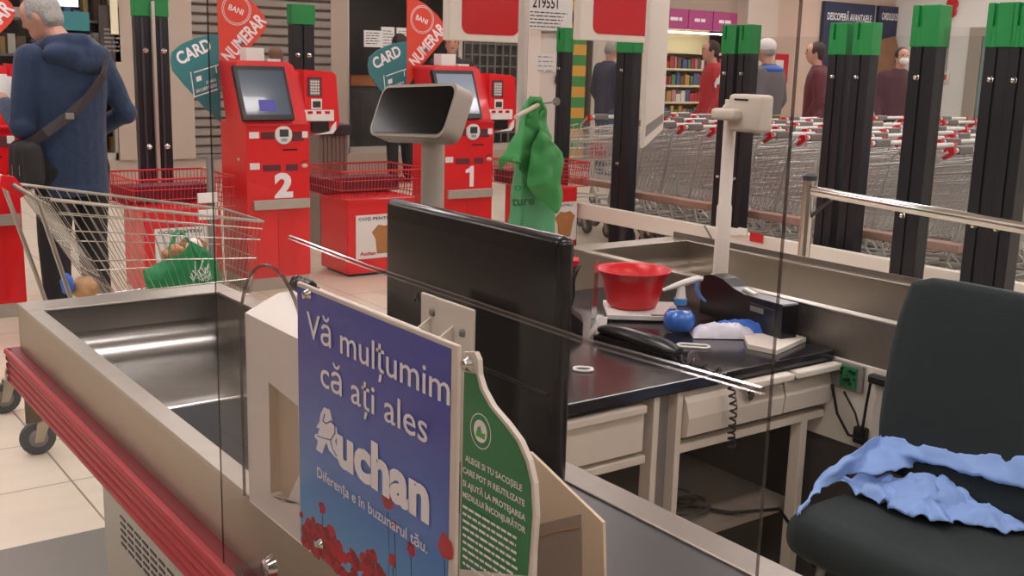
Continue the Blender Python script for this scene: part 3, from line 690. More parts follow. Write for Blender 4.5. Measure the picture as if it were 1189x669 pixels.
W('lettering', 'uchan', (392,538), (499,605), hgt((445,505),(446,562))*.93, M['letter'], .045)
W('lettering', 'Diferența e în buzunarul tău.', (369,556), (497,640), hgt((371,545),(371,557)), M['letter'], .01)
def poly(name, pts, m, X, parent=t): return MB().quad(*[atx(x, y, X) for x, y in pts]).build(name, m, parent, fix=False)
poly('bird_emblem', [(372,481),(376,473),(383,476),(386,490),(391,497),(392,507),(389,512),(396,535),(390,532),(382,523),(379,514),(377,518),(374,527),(367,522),(369,512),(365,507),(366,504),(369,504),(371,498),(367,496),(371,490)], M['letter'], .5301)
mb = MB(); pth = [(377,481),(375,489),(379,492),(384,489),(389,494),(389,503),(384,511),(376,509),(368,506)]
mb.tube([atx(x, y, .5299) for x, y in pth], .0008, 5); pth = [(384,511),(386,521),(391,530)]; mb.tube([atx(x, y, .5299) for x, y in pth], .0008, 5); mb.build('emblem_lines', M['poster'], t)
# poppies
rp = random.Random(4); mbp = MB(); mbs = MB()
def poppy(y, z, r):
    for k in range(5):
        a = rp.uniform(0, 6.28); c = Vector((.5302-rp.uniform(0,.0001), y+.35*r*math.cos(a), z+.3*r*math.sin(a)))
        pts = []
        for j in range(9): b_ = 2*PI*j/9; q = r*rp.uniform(.55, .85); pts.append(c+Vector((0, q*math.cos(b_), q*math.sin(b_)*.8)))
        mbp.cur = rp.randrange(2); mbp.quad(*pts)
for (x, y, r) in [(374,590,.009),(450,582,.012),(516,634,.015),(447,600,.0),(455,570,.0),(458,612,.007),(477,637,.009),(434,641,.0065),(456,651,.009)]:
    if r:
        c = atx(x, y, .53); poppy(c.y, c.z, r); mbs.tube([c+Vector((0.0004,0,-r)), Vector((.5306, c.y-.004, c.z-.06)), Vector((.5306, c.y, max(zb, c.z-.1)))], .0007, 4)
for k in range(190):
    y = rp.uniform(yr+.012, yl-.004); zz = .906+.008*math.sin(y*60)+.02*(yl-y); poppy(y, max(zb+.005, zz-rp.random()*.045), rp.uniform(.006,.011))
mbp.build('poppy_print', [mat('poppy_red', 'b8202a', .5, 0, .25, 40), mat('poppy_red_dark', '8c1820', .5, 0, .2, 40)], t, fix=False); mbs.build('poppy_stems', mat('stem_green', '2e4c38', .6), t)
# green wing
ow = [(537,409),(551,409),(555,418),(556,436),(561,452),(572,472),(590,493),(604,512),(614,535),(620,562),(622,600),(619,640),(617,700),(533,700)]
MB().prism([Vector((.531, atx(x,y,.531).y, max(zb, atx(x,y,.531).z))) for x, y in ow], (.005,0,0)).build('wing_backing', M['cream'], t)
ig = [(539,432),(553,434),(557,452),(568,472),(586,494),(600,513),(610,536),(616,562),(618,600),(615,640),(613,669),(534,661)]
MB().quad(*[Vector((.5305, atx(x,y,.5305).y, max(zb, atx(x,y,.5305).z))) for x, y in ig]).build('green_print', mat('green_print', '1c7440', .45, 0, .06), t, fix=False)
c = atx(558, 501, .5303)
def disc(name, c, r, m, X, n=28, parent=t): return MB().quad(*[Vector((X, c.y-r*math.cos(2*PI*k/n), c.z+r*math.sin(2*PI*k/n))) for k in range(n)]).build(name, m, parent, fix=False)
disc('badge_disc', c, .0165, M['letter'], .5303); disc('badge_ring', c, .0155, mat('badge_green', '1c7440', .45), .5302); disc('badge_centre', c, .0105, M['letter'], .5301)
mb = MB(); mb.quad(*[c+Vector((-.0004, y, z)) for y, z in ((.007,-.006),(-.007,-.006),(-.008,0),(-.003,-.001),(0,.005),(.004,.003),(.006,-.001))]); mb.build('badge_leaf', mat('leaf_green', '4a9c48', .5), t, fix=False)
for i, (s, pa, pb) in enumerate([('ALEGE SI TU SACOȘELE', (541,537), (607,568)), ('CARE POT FI REUTILIZATE', (538,551), (610,585)), ('SI AJUTĂ LA PROTEJAREA', (538,566), (611,602)), ('MEDIULUI ÎNCONJURĂTOR', (538,580), (611,616))]):
    W('wing_lettering', s, pa, pb, .0058, M['letter'], .02, .5302)
for i in range(9):
    a = atx(538, 592+i*8.2-1, .5302); b_ = atx(608-i, 592+i*8.2+34, .5302)
    wv = a.y-b_.y
    pseudo('wing_small_print', (.5302, a.y, (a.z+b_.z)/2-.002), xd, up, wv, .0046, 1, M['letter'], t, .9, th=.55)
for (x, y) in ((358,342),(544,423),(372,632)):
    c = atx(x, y, .530); MB().lathe([(.001,-.007),(.0045,-.006),(.0055,-.002),(.007,0)], c, 14, 'x').build('bolt', M['chrome'], t, smooth=True)
# ------------------------------------------------------------------ black monitor seen from behind
t = thing('monitor', (.95, 1.38, .82), 'large black monitor seen from behind, between the poster and the desk', 'monitor')
mb = MB()
bm = bmesh.new(); bmesh.ops.create_cube(bm, size=1)
ym_ = atx(666, 420, .962).y; yM_ = atx(446, 300, .93).y
for v in bm.verts: v.co = Vector((.946+v.co.x*.032, (ym_+yM_)/2+v.co.y*(yM_-ym_), 1.022+v.co.z*.372))
bmesh.ops.bevel(bm, geom=bm.edges[:], offset=.014, segments=4, affect='EDGES', profile=.5)
mb.frombm(bm); mb.build('casing', M['black_gloss'], t, smooth=True)
MB().rbox(.9265, .932, 1.17, 1.63, .975, .981, .002).build('seam_ridge', M['black'], t)
text('embossed_lettering', 'AIC  BUE', (.9295, 1.545, 1.045), (0,-1,0), (0,0,1), M['grey_dark'], t, height=.016, width=.12)  # reflection in the glossy casing, put in as grey letters
MB().rbox(.961, .964, 1.18, 1.64, .86, 1.19, .001, 1).build('screen', M['screen'], t)
MB().rbox(.90, .99, 1.33, 1.43, .822, .84, .004).build('stand', M['black'], t)
# ------------------------------------------------------------------ customer display on a pole
t = thing('customer_display', (1.07, 1.65, .79), 'grey customer display with black oval screen tilted on a grey pole', 'display')
q = [atx(431,98,1.0), atx(525,106,1.0), atx(507,159,1.0), atx(421,149,1.0)]
c0 = atx(478, 128, 1.02); rot = Matrix.Rotation(math.radians(22), 3, 'Y')
def roundrect(w, h, r, n=5):
    o = []
    for cx, cy, a0 in ((w/2-r, h/2-r, 0), (-w/2+r, h/2-r, PI/2), (-w/2+r, -h/2+r, PI), (w/2-r, -h/2+r, 1.5*PI)):
        for k in range(n+1): a = a0+PI/2*k/n; o.append((cx+r*math.cos(a), cy+r*math.sin(a)))
    return o
roll = Matrix.Rotation(math.radians(-3), 3, 'X')
def D(y, z, x): return c0 + rot @ (roll @ Vector((x, y, z)))
MB().prism([D(y, z, 0) for y, z in roundrect(.255, .10, .022)], rot @ Vector((.036,0,0))).build('housing', M['alu_grey'], t, smooth=True)
MB().prism([D(y, z, -.002) for y, z in roundrect(.24, .088, .018)], rot @ Vector((.003,0,0))).build('screen', M['black_screen'], t)
cp = atx(497, 200, 1.035)
MB().tube([(1.045, cp.y, .82), (1.045, cp.y, c0.z-.03)], .021, 20).build('pole', M['alu_grey'], t, smooth=True)
MB().rbox(1.02, 1.07, cp.y-.03, cp.y+.03, .815, .84, .004).build('pole_base', M['grey'], t)
# ================================================================== CASHIER DESK
DZ = .74
t = thing('cashier_desk', (1.9, 1.9, 0), 'black-topped cashier desk with cream drawers and legs', 'desk')
mb = MB(); mb.rbox(1.22, 2.292, 1.70, 2.62, DZ-.028, DZ, .004); mb.build('desk_top', M['deskblack'], t)
def desk_y(x, y): return aty(x, y, 1.72)
# left module
dr = MB().rbox(1.25, 1.640, 1.712, 2.2, .585, .68, .004).build('drawer', M['cream'], t)
MB().rbox(1.25, 1.635, 1.698, 1.722, .680, .700, .004).build('drawer_lip', M['cream'], dr)
MB().rbox(1.25, 1.65, 1.712, 1.74, .555, .575, .003).build('rail', M['cream'], t)
for x in (1.668, 1.742): MB().rbox(x, x+.018, 1.712, 1.75, 0, DZ-.03, .002).build('leg', M['cream'], t)
MB().rbox(1.686, 1.742, 1.74, 1.745, .25, DZ-.03, .001, 1).build('filler_plate', M['grey'], t)
for x0, x1, lip in ((1.765, 1.925, False), (1.93, 2.10, True), (2.105, 2.335, True)):
    mb = MB(); x1 = min(x1, 2.29); mb.prism([(x0,1.725,.71),(x0,1.705,.68),(x0,1.695,.645),(x0,1.70,.60),(x0,1.735,.585),(x0,2.1,.585),(x0,2.1,.71)], (x1-x0,0,0))
    d = mb.build('cash_drawer', M['cream'], t)
    if lip: MB().rbox(x0+.01, x1, 1.668, 1.70, .695, .712, .004).build('drawer_lip', M['white'], d)
MB().rbox(1.76, 2.29, 1.715, 1.745, .555, .578, .003).build('rail', M['cream'], t)
MB().rbox(1.24, 1.66, 1.75, 2.55, .35, .36, .002).build('shelf_board', M['grey'], t)
MB().box(1.76, 2.28, 1.78, 2.5, .28, .30).build('shelf_board', M['beige_dark'], t)
MB().rbox(2.20, 2.225, 1.715, 1.75, 0, .56, .002).build('leg', M['cream'], t)
MB().rbox(1.24, 1.26, 1.715, 1.75, 0, DZ-.03, .002).build('leg', M['cream'], t)
MB().box(1.24, 2.28, 2.55, 2.57, .05, DZ-.03).build('back_panel', M['grey'], t)
MB().lathe([(.012,-.003),(.012,.002)], (1.965, 1.69, .672), 12, 'y').build('lock', M['chrome'], t)
# white grommets
for (x, y, L_, lab) in ((805,403,.05,'oval white cable ring in the black desk top near the wipes'), (677,430,.012,'small round white cable ring in the desk top beside the monitor')):
    c = atz(x, y, DZ); pts = []
    for k in range(28):
        a = 2*PI*k/28; pts.append(c+Vector((.016*math.cos(a)+(L_ if False else 0), 0, .003))+Vector((0, .016*math.sin(a), 0))+Vector((.7,-.7,0))*(L_*.5 if math.cos(a)-math.sin(a) > 0 else -L_*.5))
    tag(MB().tube(pts, .0035, 6, closed=True).build('cable_grommet', M['paper'], smooth=True), lab, 'cable ring')
# ------------------------------------------------------------------ COUNTER C (next checkout)
CN, CF, CE, CZ = 2.30, 2.80, 2.82, .84
t = thing('checkout_counter', (2.55, 1.8, 0), 'brushed steel checkout trough of the next till behind the desk', 'checkout counter')
mb = MB(); mb.box(CN, CN+.004, -.6, CE, .62, CZ); mb.box(CF-.004, CF, -.6, CE, .4, CZ+.02); mb.box(CN, CF, CE-.004, CE, .45, CZ)
mb.build('side_panel', M['steel_dull'], t)
mb = MB(); mb.rbox(CN-.002, CN+.03, -.6, CE-.091, CZ-.005, CZ+.002, .002); mb.rbox(CF-.028, CF+.002, -.6, CE-.091, CZ-.005, CZ+.002, .002); mb.rbox(CN, CF, CE-.09, CE+.002, CZ-.005, CZ+.002, .002)
mb.build('rim', M['steel'], t)
mb = MB(); prof = [(CE-.09, CZ-.003), (CE-.092, CZ-.05)]
for k in range(9): a = k/8*PI/2; prof.append((CE-.092-.09*(1-math.cos(a)), CZ-.05-.07*math.sin(a)))
prof += [(2.05, CZ-.122), (2.04, CZ-.122)]
mb.grid([[Vector((x, y, z)) for y, z in prof] for x in (CN+.02, CF-.02)]); mb.box(CF-.022, CF-.02, -.6, CE-.09, .6, CZ); mb.box(CN+.02, CN+.022, -.6, CE-.09, .6, CZ)
mb.build('catch_tray', M['steel'], t, smooth=True)
MB().rbox(CN+.022, CF-.022, -.6, 2.04, CZ-.14, CZ-.120, .003).build('belt', mat('worn_belt', '5b5550', .4, .3, .15, 30), t)
MB().rbox(CN+.004, CF-.01, -.6, 2.6, .0, .62, .003).build('cabinet', mat('dark_plinth', '4a4541', .6), t)
MB().rbox(CN-.004, CN+.003, -.6, 2.0, .50, .72, .002).build('white_panel', M['white'], t)
# circuit board & plug on the cabinet
a = atx(985, 437, CN-.012)
t = thing('circuit_board', (CN-.01, a.y, a.z), 'green circuit board in a dark frame on the white panel beside the desk', 'circuit board')
MB().rbox(CN-.016, CN-.006, a.y-.045, a.y+.06, a.z-.035, a.z+.035, .002).build('frame', M['grey'], t)
MB().rbox(CN-.020, CN-.016, a.y-.03, a.y+.02, a.z-.028, a.z+.028, .001, 1).build('board', M['green_board'], t)
mb = MB(); r = random.Random(2)
for k in range(12): y = a.y+r.uniform(-.025,.015); z = a.z+r.uniform(-.022,.022); s = r.uniform(.002,.006); mb.box(CN-.024, CN-.02, y-s, y+s, z-s*.7, z+s*.7)
mb.build('chips', M['black'], t)
b_ = atx(1014, 440, CN-.02); c_ = atx(1000, 500, CN-.012)
tag(MB().rbox(CN-.03, CN-.005, b_.y-.05, b_.y+.012, b_.z-.012, b_.z+.012, .006).build('power_plug', M['black']), 'black plug on the white panel right of the circuit board', 'plug')
mb = MB(); mb.tube([a+Vector((-.01,.04,-.03)), atx(972, 480, CN-.03), atx(985, 505, CN-.03), atx(1000, 510, CN-.04)], .004, 6)
mb.tube([b_+Vector((-.01,0,-.01)), atx(1006, 470, CN-.03), atx(1001, 500, CN-.04)], .004, 6); mb.tube([atx(980,455,CN-.02), atx(993, 480, CN-.03), atx(998, 500, CN-.04)], .003, 6)
tag(mb.build('black_cables', M['black'], smooth=True), 'bundle of thin black cables hanging below the circuit board', 'cables')
tag(MB().rbox(c_.x-.012, c_.x+.012, c_.y-.018, c_.y+.018, c_.z-.035, c_.z+.01, .006).build('cable_adapter', M['black']), 'black adapter block at the lower end of the cables', 'adapter')
mb = MB(); mb.tube([(1.85,2.1,.305),(1.95,1.95,.31),(2.05,1.80,.31),(2.12,1.70,.34),(2.10,1.62,.30),(2.08,1.55,.25)], .005, 8)
tag(mb.build('floor_cable', M['black'], smooth=True), 'thick black cable running from under the desk towards the chair', 'cable')
mb = MB(); r = random.Random(9)
for k in range(5):
    c = Vector((1.93+r.uniform(-.06,.06), 1.93+r.uniform(-.05,.05), .312+.004*k)); rad = r.uniform(.05, .08)
    mb.tube([c+Vector((rad*math.cos(a_*.5), rad*.8*math.sin(a_*.5), .002*math.sin(a_*1.7))) for a_ in range(12)], .003, 6)
tag(mb.build('coiled_cables', mat('grey_cable', '4c4540', .5), smooth=True), 'loose grey cable loops on the desk shelf under the drawers', 'cables')
# white pole with cream display head
t = thing('pole_display', (2.31, 2.14, CZ), 'white pole with a cream display head on the next checkout', 'display')
pb = atx(836, 320, 2.315); 
MB().lathe([(.026,0),(.026,.02),(.022,.024),(.0215,.22),(.018,.225),(.0175,.52)], (2.315, pb.y, CZ+.0), 20).build('pole', M['white'], t, smooth=True)
zt_ = CZ+.42
c = atx(870, 132, 2.30)
MB().xf(Matrix.Identity(4)).rbox(2.27, 2.33, c.y-.062, c.y+.055, c.z-.05, c.z+.052, .012, 3).build('head', M['cream'], t, smooth=True)
MB().rbox(2.235, 2.275, c.y+.0, c.y+.085, c.z-.02, c.z+.012, .010, 3).build('arm', M['cream'], t, smooth=True)
MB().rbox(2.268, 2.2715, c.y-.02, c.y+.03, c.z+.035, c.z+.04, .001, 1).build('slot', M['black'], t)
MB().tube([(2.315, pb.y, CZ+.5), (2.30, pb.y-.0, c.z)], .019, 14).build('neck', M['cream'], t, smooth=True)
# thin cable left of pole
tag(MB().tube([atx(818,262,2.9), atx(828,280,2.9), atx(822,300,2.9), atx(815,320,2.85)], .004, 6).build('thin_cable', M['grey'], smooth=True), 'thin grey cable hanging beside the white pole', 'cable')
# ------------------------------------------------------------------ things on the desk
# scale
cs = atz(738, 362, DZ); t = thing('weighing_scale', (cs.x, cs.y, DZ), 'flat white electronic scale under the red bowl', 'scale')
ux = Vector((.80,-.60,0)); uy = Vector((.60,.80,0))
def obx(c, a, b, z0, z1, u=ux, v=uy, r=0): 
    return [c+u*(sa*a)+v*(sb*b)+Vector((0,0,z)) for z in (z0, z1) for sa, sb in ((-1,-1),(1,-1),(1,1),(-1,1))]
cb = Vector((cs.x-.01, cs.y-.035, DZ))
MB().hexa(obx(cb, .105, .10, .006, .018)).build('plate', M['paper'], t)
for sa in (-1,1):
    for sb in (-1,1): MB().lathe([(.01,0),(.01,.006)], cb+ux*sa*.08+uy*sb*.075, 10).build('foot', M['grey'], t)
MB().hexa(obx(cb+ux*.04-uy*.085, .022, .008, .018, .0186)).build('readout', M['maroon'], t)
# bowl
t = thing('bowl', (cs.x, cs.y, DZ+.018), 'round red plastic bowl on the white scale', 'bowl')
c = Vector((cs.x-.018, cs.y-.003, DZ+.018))
BS = 1.09
prof = [(.001,.0),(.052,.0),(.062,.004),(.068,.012),(.075,.04),(.084,.075),(.096,.098),(.101,.101),(.101,.103),(.094,.100),(.081,.076),(.072,.04),(.065,.014),(.05,.008),(.001,.008)]
MB().lathe([(a_*BS, b_*BS) for a_, b_ in prof], c, 40).build('shell', M['red_plastic'], t, smooth='full')
# spray bottle
c = atz(788, 386, DZ); t = thing('spray_bottle', (c.x, c.y, DZ), 'round spray bottle with blue liquid and white-blue trigger', 'spray bottle')
MB().lathe([(.001,0),(.022,.0),(.034,.010),(.0385,.028),(.036,.044),(.026,.058),(.013,.066),(.012,.078)], c, 28).build('bottle', M['bottle'], t, smooth='full')
MB().lathe([(.001,.002),(.021,.002),(.033,.011),(.0372,.028),(.0345,.044),(.0265,.054),(.001,.055)], c, 28).build('liquid', M['liquid'], t, smooth='full')
MB().lathe([(.015,.070),(.015,.084),(.012,.086)], c, 20).build('collar', mat('blue_collar', '4a86c4', .4), t, smooth=True)
MB().lathe([(.012,.086),(.008,.116)], c, 16).build('neck', M['paper'], t, smooth=True)
hd = Vector((.62,-.45,0)).normalized(); 
mb = MB(); mb.tube([c-hd*.042+Vector((0,0,.103)), c-hd*.02+Vector((0,0,.112)), c+hd*.008+Vector((0,0,.124)), c+hd*.038+Vector((0,0,.135)), c+hd*.048+Vector((0,0,.133))], [.005,.008,.010,.009,.006], 10, ell=.8)
mb.build('spray_head', M['paper'], t, smooth=True)
MB().tube([c+hd*.036+Vector((0,0,.132)), c+hd*.034+Vector((0,0,.11)), c+hd*.045+Vector((0,0,.09)), c+hd*.058+Vector((0,0,.078))], [.007,.0065,.006,.004], 8, ell=.5).build('trigger', mat('blue_trigger', '6a9ad8', .4), t, smooth=True)
for ch in list(t.children): ch.scale = (1.17, 1.17, 1.12)
# cream tray + black machine
t = thing('cream_base_plate', (2.2, 1.95, DZ), 'cream base plate under the black machine at the end of the desk', 'plate')
pp = [atz(x, y, DZ+.008) for x, y in ((868,402),(902,409),(940,393),(943,384),(912,371),(858,376))]
pp = [Vector((min(p.x, 2.29), p.y, DZ+.001)) for p in pp]
MB().prism(pp, (0,0,.012)).build('plate', M['white'], t)
o = atz(934, 386, DZ); MB().lathe([(.006,.0132),(.006,.0138)], (min(o.x,2.26), o.y, DZ), 10).build('hole', M['grey'], t)
t = thing('cash_machine', (2.15, 2.0, DZ), 'black wedge-shaped cash machine on the cream plate', 'machine')
A0 = atz(812, 363, DZ+.013); A1 = atz(906, 394, DZ+.013)
dv = (A1-A0); dv.z = 0; L_ = dv.length; dv.normalize(); nv = Vector((-dv.y, dv.x, 0)); nv = nv if nv.y+nv.x > 0 else -nv
prof = [(0,0),(0,.095),(.01,.112),(.035,.120),(.07,.116),(.105,.100),(.145,.090),(L_*.99,.092),(L_,.088),(L_,0)]
def MA(u, w_, z): return A0+dv*u+nv*w_+Vector((0,0,z))
k_ = L_/.26
MB().prism([MA(min(L_, u*k_ if u < L_*.9 else u), 0, z) for u, z in prof], nv*.055).build('casing', M['black'], t)
u0 = .165*k_; MB().hexa([MA(u0,-.0012,.052), MA(u0+.052,-.0012,.052), MA(u0+.052,0,.052), MA(u0,0,.052), MA(u0,-.0012,.066), MA(u0+.052,-.0012,.066), MA(u0+.052,0,.066), MA(u0,0,.066)]).build('label_plate', M['grey'], t)
MB().hexa([MA(.12*k_,.02,.094), MA(.155*k_,.02,.089), MA(.155*k_,.035,.089), MA(.12*k_,.035,.094), MA(.12*k_,.02,.101), MA(.155*k_,.02,.094), MA(.155*k_,.035,.094), MA(.12*k_,.035,.101)]).build('top_button', M['paper'], t)
MB().hexa([MA(L_*.62,-.001,.07), MA(L_*.98,-.001,.068), MA(L_*.98,0,.068), MA(L_*.62,0,.07), MA(L_*.62,-.001,.074), MA(L_*.98,-.001,.072), MA(L_*.98,0,.072), MA(L_*.62,0,.074)]).build('seam', M['grey_dark'], t)
# wipes pack
c = atz(852, 391, DZ); t = thing('wet_wipes_pack', (c.x, c.y, DZ), 'crumpled white and blue pack of wipes in front of the black machine', 'wipes pack')
cw = atz(848, 392, DZ+.012); r = random.Random(8)
def pack(u0, u1, v0, v1, name, m, z0=.013, amp=.004, dz=0.):
    ra = []; nu, nv_ = 22, 12
    for i in range(nu+1):
        row = []
        for j in range(nv_+1):
            a = i/nu; b = j/nv_; u = u0+(u1-u0)*a; v = v0+(v1-v0)*b
            pf = (math.sin(PI*a)**.35)*(math.sin(PI*b)**.45); nz_ = noise.noise(Vector((u*60, v*60, 3)))*amp
            row.append(Vector((c.x, c.y, DZ+.002+dz))+pu*u+pv*v+Vector((0,0,pf*(z0*1.6)+nz_*pf)))
        ra.append(row)
    mb = MB(); mb.grid(ra); mb.grid([[Vector((p.x, p.y, DZ+.0015+dz)) for p in rw_] for rw_ in ra]); mb.build(name, m, t, smooth='full')
pu = Vector((.82,-.57,0)).normalized(); pv = Vector((.57,.82,0)).normalized()
pack(-.115, .055, -.035, .030, 'white_wrapper', mat('white_film', 'd4d2de', .3, 0, .2, 60), .023, .014)
pack(-.06, .105, -.012, .048, 'blue_wrapper', M['blue_print'], .023, .012, dz=.005)
# phone handset
a = atz(698, 384, DZ+.02); b = atz(788, 408, DZ+.02); ph = (b-a).normalized(); pn = Vector((-ph.y, ph.x, 0))
t = thing('desk_phone', ((a.x+b.x)/2, (a.y+b.y)/2, DZ), 'long black telephone handset with keypad lying on the desk', 'telephone')
Lp = (b-a).length
mb = MB(); pts = [a+ph*(Lp*f_)+Vector((0,0,z-.02+.004)) for f_, z in ((0,.02),(.12,.026),(.35,.028),(.6,.024),(.85,.018),(1,.012))]
mb.tube(pts, [.016,.024,.026,.028,.028,.018], 14, ell=.62); mb.build('body', M['black'], t, smooth=True)
MB().hexa([a+ph*(Lp*u)+pn*v+Vector((0,0,z)) for z in (-.02, -.004) for u, v in ((.02,-.035),(1.02,-.035),(1.02,.03),(.02,.03))]).build('base', M['black_gloss'], t)
mb = MB()
for i in range(5):
    for j in range(3): cc_ = a+ph*(Lp*(.52+.07*i))+pn*(.011*(j-1))+Vector((0,0,.0185-.002*i)); mb.ball(cc_, (.004,.004,.002), 8)
mb.build('keypad', M['grey_dark'], t)
mb = MB(); pts = []; s0 = atz(772, 412, DZ+.008); s1 = Vector((s0.x-.02, 1.685, DZ+.004))
c3_ = [s0, s0+Vector((.01,-.03,-.002)), Vector((s1.x+.03, 1.70, DZ+.01)), Vector((s1.x+.045, 1.672, DZ-.02)), Vector((s1.x+.05, 1.662, .66)), Vector((s1.x+.045, 1.660, .60)), Vector((s1.x+.055, 1.662, .56))]
for i in range(len(c3_)-1):
    for k in range(20):
        p = c3_[i].lerp(c3_[i+1], k/20); n_ = (len(pts))*1.05; rad = .0085
        ax = (c3_[i+1]-c3_[i]).normalized(); s_ = ax.cross(Vector((0,1,.2))).normalized(); w_ = ax.cross(s_)
        pts.append(p+(s_*math.cos(n_)+w_*math.sin(n_))*rad)
mb.tube(pts, .0026, 5); mb.build('coiled_cord', M['black'], t, smooth=True)
# bag stand with folded black bags and clear film
a = atz(676, 385, DZ); t = thing('bag_stand', (a.x, a.y, DZ), 'stand of folded dark carrier bags in clear film beside the red bowl', 'bag stand')
c = Vector((1.80, 2.22, DZ))
MB().prism([c+Vector((-.10,.04,0)), c+Vector((.03,-.055,0)), c+Vector((.03,-.055,.03)), c+Vector((-.05,.0,.11)), c+Vector((-.10,.04,.13))], (.05,.07,0)).build('holder', M['black'], t)
for k in range(4):
    mb = MB(); o_ = c+Vector((-.075+.024*k, .035-.018*k, .02)); rws = []
    for i in range(9):
        z = i/8*.17; off = .006*math.sin(i*1.3+k)
        rws.append([o_+Vector((.045*j/4+off, .065*j/4-.014*z/.17*k, z)) for j in range(5)])
    mb.grid(rws); o = mb.build('folded_bag', [mat('dark_bag_%d' % k, '26242f', .4)], t, smooth='full'); bake(o, [('SOLIDIFY', dict(thickness=.007))])
MB().prism([c+Vector((-.09,.04,.18)), c+Vector((.02,-.04,.18)), c+Vector((.02,-.04,.195)), c+Vector((-.09,.04,.2))], (.04,.05,0)).build('red_strip', M['red_plastic'], t)
mb = MB(); mb.grid([[c+Vector((.045+.03*math.sin(z*9)*.3, -.065, z)), c+Vector((.115, -.01, z))] for z in (.01,.05,.1,.15,.19)]); mb.build('clear_film', M['sleeve'], t, smooth='full')
MB().hexa([c+Vector(v) for v in ((.05,-.085,.0),(.07,-.10,.0),(.075,-.095,.0),(.055,-.08,.0),(.065,-.075,.045),(.085,-.09,.045),(.09,-.085,.045),(.07,-.07,.045))]).build('white_clip', M['paper'], t)

# ================================================================== CHAIR + GOWN
t = thing('office_chair', (2.05, 1.2, 0), 'charcoal upholstered office chair beside the cashier desk', 'chair')
def cush(name, c, hx, hy, hz, r, rot, dish=0.):
    bm = bmesh.new(); bmesh.ops.create_cube(bm, size=2)
    bmesh.ops.subdivide_edges(bm, edges=bm.edges[:], cuts=7, use_grid_fill=True)
    for v in bm.verts:
        p = v.co.copy(); q = 8; l = (abs(p.x)**q+abs(p.y)**q+abs(p.z)**3)**(1/q); 
        p = p/max(l, 1e-6)*max(abs(p.x), abs(p.y), abs(p.z)); v.co = Vector((p.x*hx, p.y*hy, p.z*hz+dish*(p.x*p.x)))
    mb = MB(); mb.frombm(bm, Matrix.Translation(Vector(c)) @ rot.to_4x4()); o = mb.build(name, M['fabric'], t, smooth='full'); return o
CR = Matrix.Rotation(math.radians(0), 3, 'Z')
seatc = Vector((2.05, 1.215, .448)); 
cush('seat', seatc, .245, .245, .05, .03, CR)
backR = Matrix.Rotation(math.radians(8), 3, 'Y') @ Matrix.Rotation(0, 3, 'Z')
backc = Vector((2.215, 1.205, .752))
cush('backrest', backc, .035, .272, .237, .03, backR)
MB().rbox(1.90, 2.17, 1.05, 1.35, .385, .41, .006).build('seat_plate', M['black'], t)
MB().tube([(2.05,1.2,.39),(2.05,1.2,.10)], .025, 14).build('gas_lift', M['black'], t, smooth=True)
MB().tube([(2.12,1.2,.40),(2.26,1.2,.42),(2.27,1.2,.62)], .018, 10).build('back_support', M['black'], t, smooth=True)
MB().tube([(1.86,1.36,.41),(1.845,1.37,.30)], .010, 10).build('lever', M['grey'], t, smooth=True)
for k in range(5):
    a = 2*PI*k/5+.3; e = Vector((2.05+.27*math.cos(a), 1.2+.27*math.sin(a), .075))
    MB().tube([(2.05,1.2,.12), e], [.022,.014], 10).build('star_leg', M['black'], t, smooth=True)
    MB().lathe([(.01,-.02),(.028,-.02),(.03,0),(.028,.02),(.01,.02)], (e.x, e.y, .030), 14, 'y').build('caster', M['rubber'], t, smooth=True)
# gown: crumpled cloth; helper projects onto the seat and leans it on the backrest
def seatp(x, y, z=.505): return atz(x, y, z)
def cloth(rows_px, name, th=.003, amp=.008, sub=9, parent=None, seed=0):
    R = []
    for row in rows_px:
        pts = [Vector(p) for p in row]; fine = []
        for i in range(len(pts)-1):
            for k in range(sub): fine.append(pts[i].lerp(pts[i+1], k/sub))
        fine.append(pts[-1]); R.append(fine)
    G = []
    for i in range(len(R)-1):
        for k in range(sub): G.append([a_.lerp(b_, k/sub) for a_, b_ in zip(R[i], R[i+1])])
    G.append(R[-1])
    G = [[p+Vector((noise.noise(p*22+Vector((seed,0,0))), noise.noise(p*22+Vector((0,seed+9,0))), abs(noise.noise(p*20+Vector((0,0,seed+4))))*1.2+.5*abs(noise.noise(p*45))))*amp for p in row] for row in G]
    mb = MB(); mb.grid(G); o = mb.build(name, M['gown'], parent, smooth='full'); bake(o, [('SOLIDIFY', dict(thickness=th))]); return o
t = thing('blue_gown', (2.0, 1.2, .5), 'crumpled light blue disposable gown draped over the office chair', 'gown')
def bp(x, y, off=0.): # on the front face of the backrest
    return atx(x, y, 2.165-off)
up_row = [atz(928,598,.50), atz(952,560,.515), atx(985,530,2.03), bp(1022,507), bp(1065,516), bp(1110,528), bp(1150,531), bp(1200,534)]
mid_row = [atz(929,590,.50), atz(952,562,.52), atx(985,538,2.02), bp(1020,520,.02), bp(1064,534,.02), bp(1110,547,.02), bp(1150,558,.02), bp(1200,570,.02)]
low_row = [atz(926,600,.49), atz(955,570,.51), atz(985,553,.53), atz(1025,553,.55), atz(1070,540,.555), atz(1110,543,.56), atz(1150,560,.56), atz(1200,580,.56)]
cloth([up_row, mid_row, low_row], 'upper_fold', amp=.011, parent=t, seed=1)
a1 = [atz(965,562,.51), atz(1000,558,.515), atz(1030,562,.52), atz(1052,560,.53), atz(1075,556,.545), atz(1100,562,.545), atz(1125,566,.54)]
a2 = [atz(968,564,.507), atz(1000,572,.507), atz(1030,580,.51), atz(1055,585,.52), atz(1080,580,.54), atz(1105,584,.53), atz(1130,590,.52)]
a3 = [atz(970,566,.505), atz(1000,578,.505), atz(1035,594,.505), atz(1065,606,.505), atz(1095,612,.505), atz(1115,610,.505), atz(1130,604,.505)]
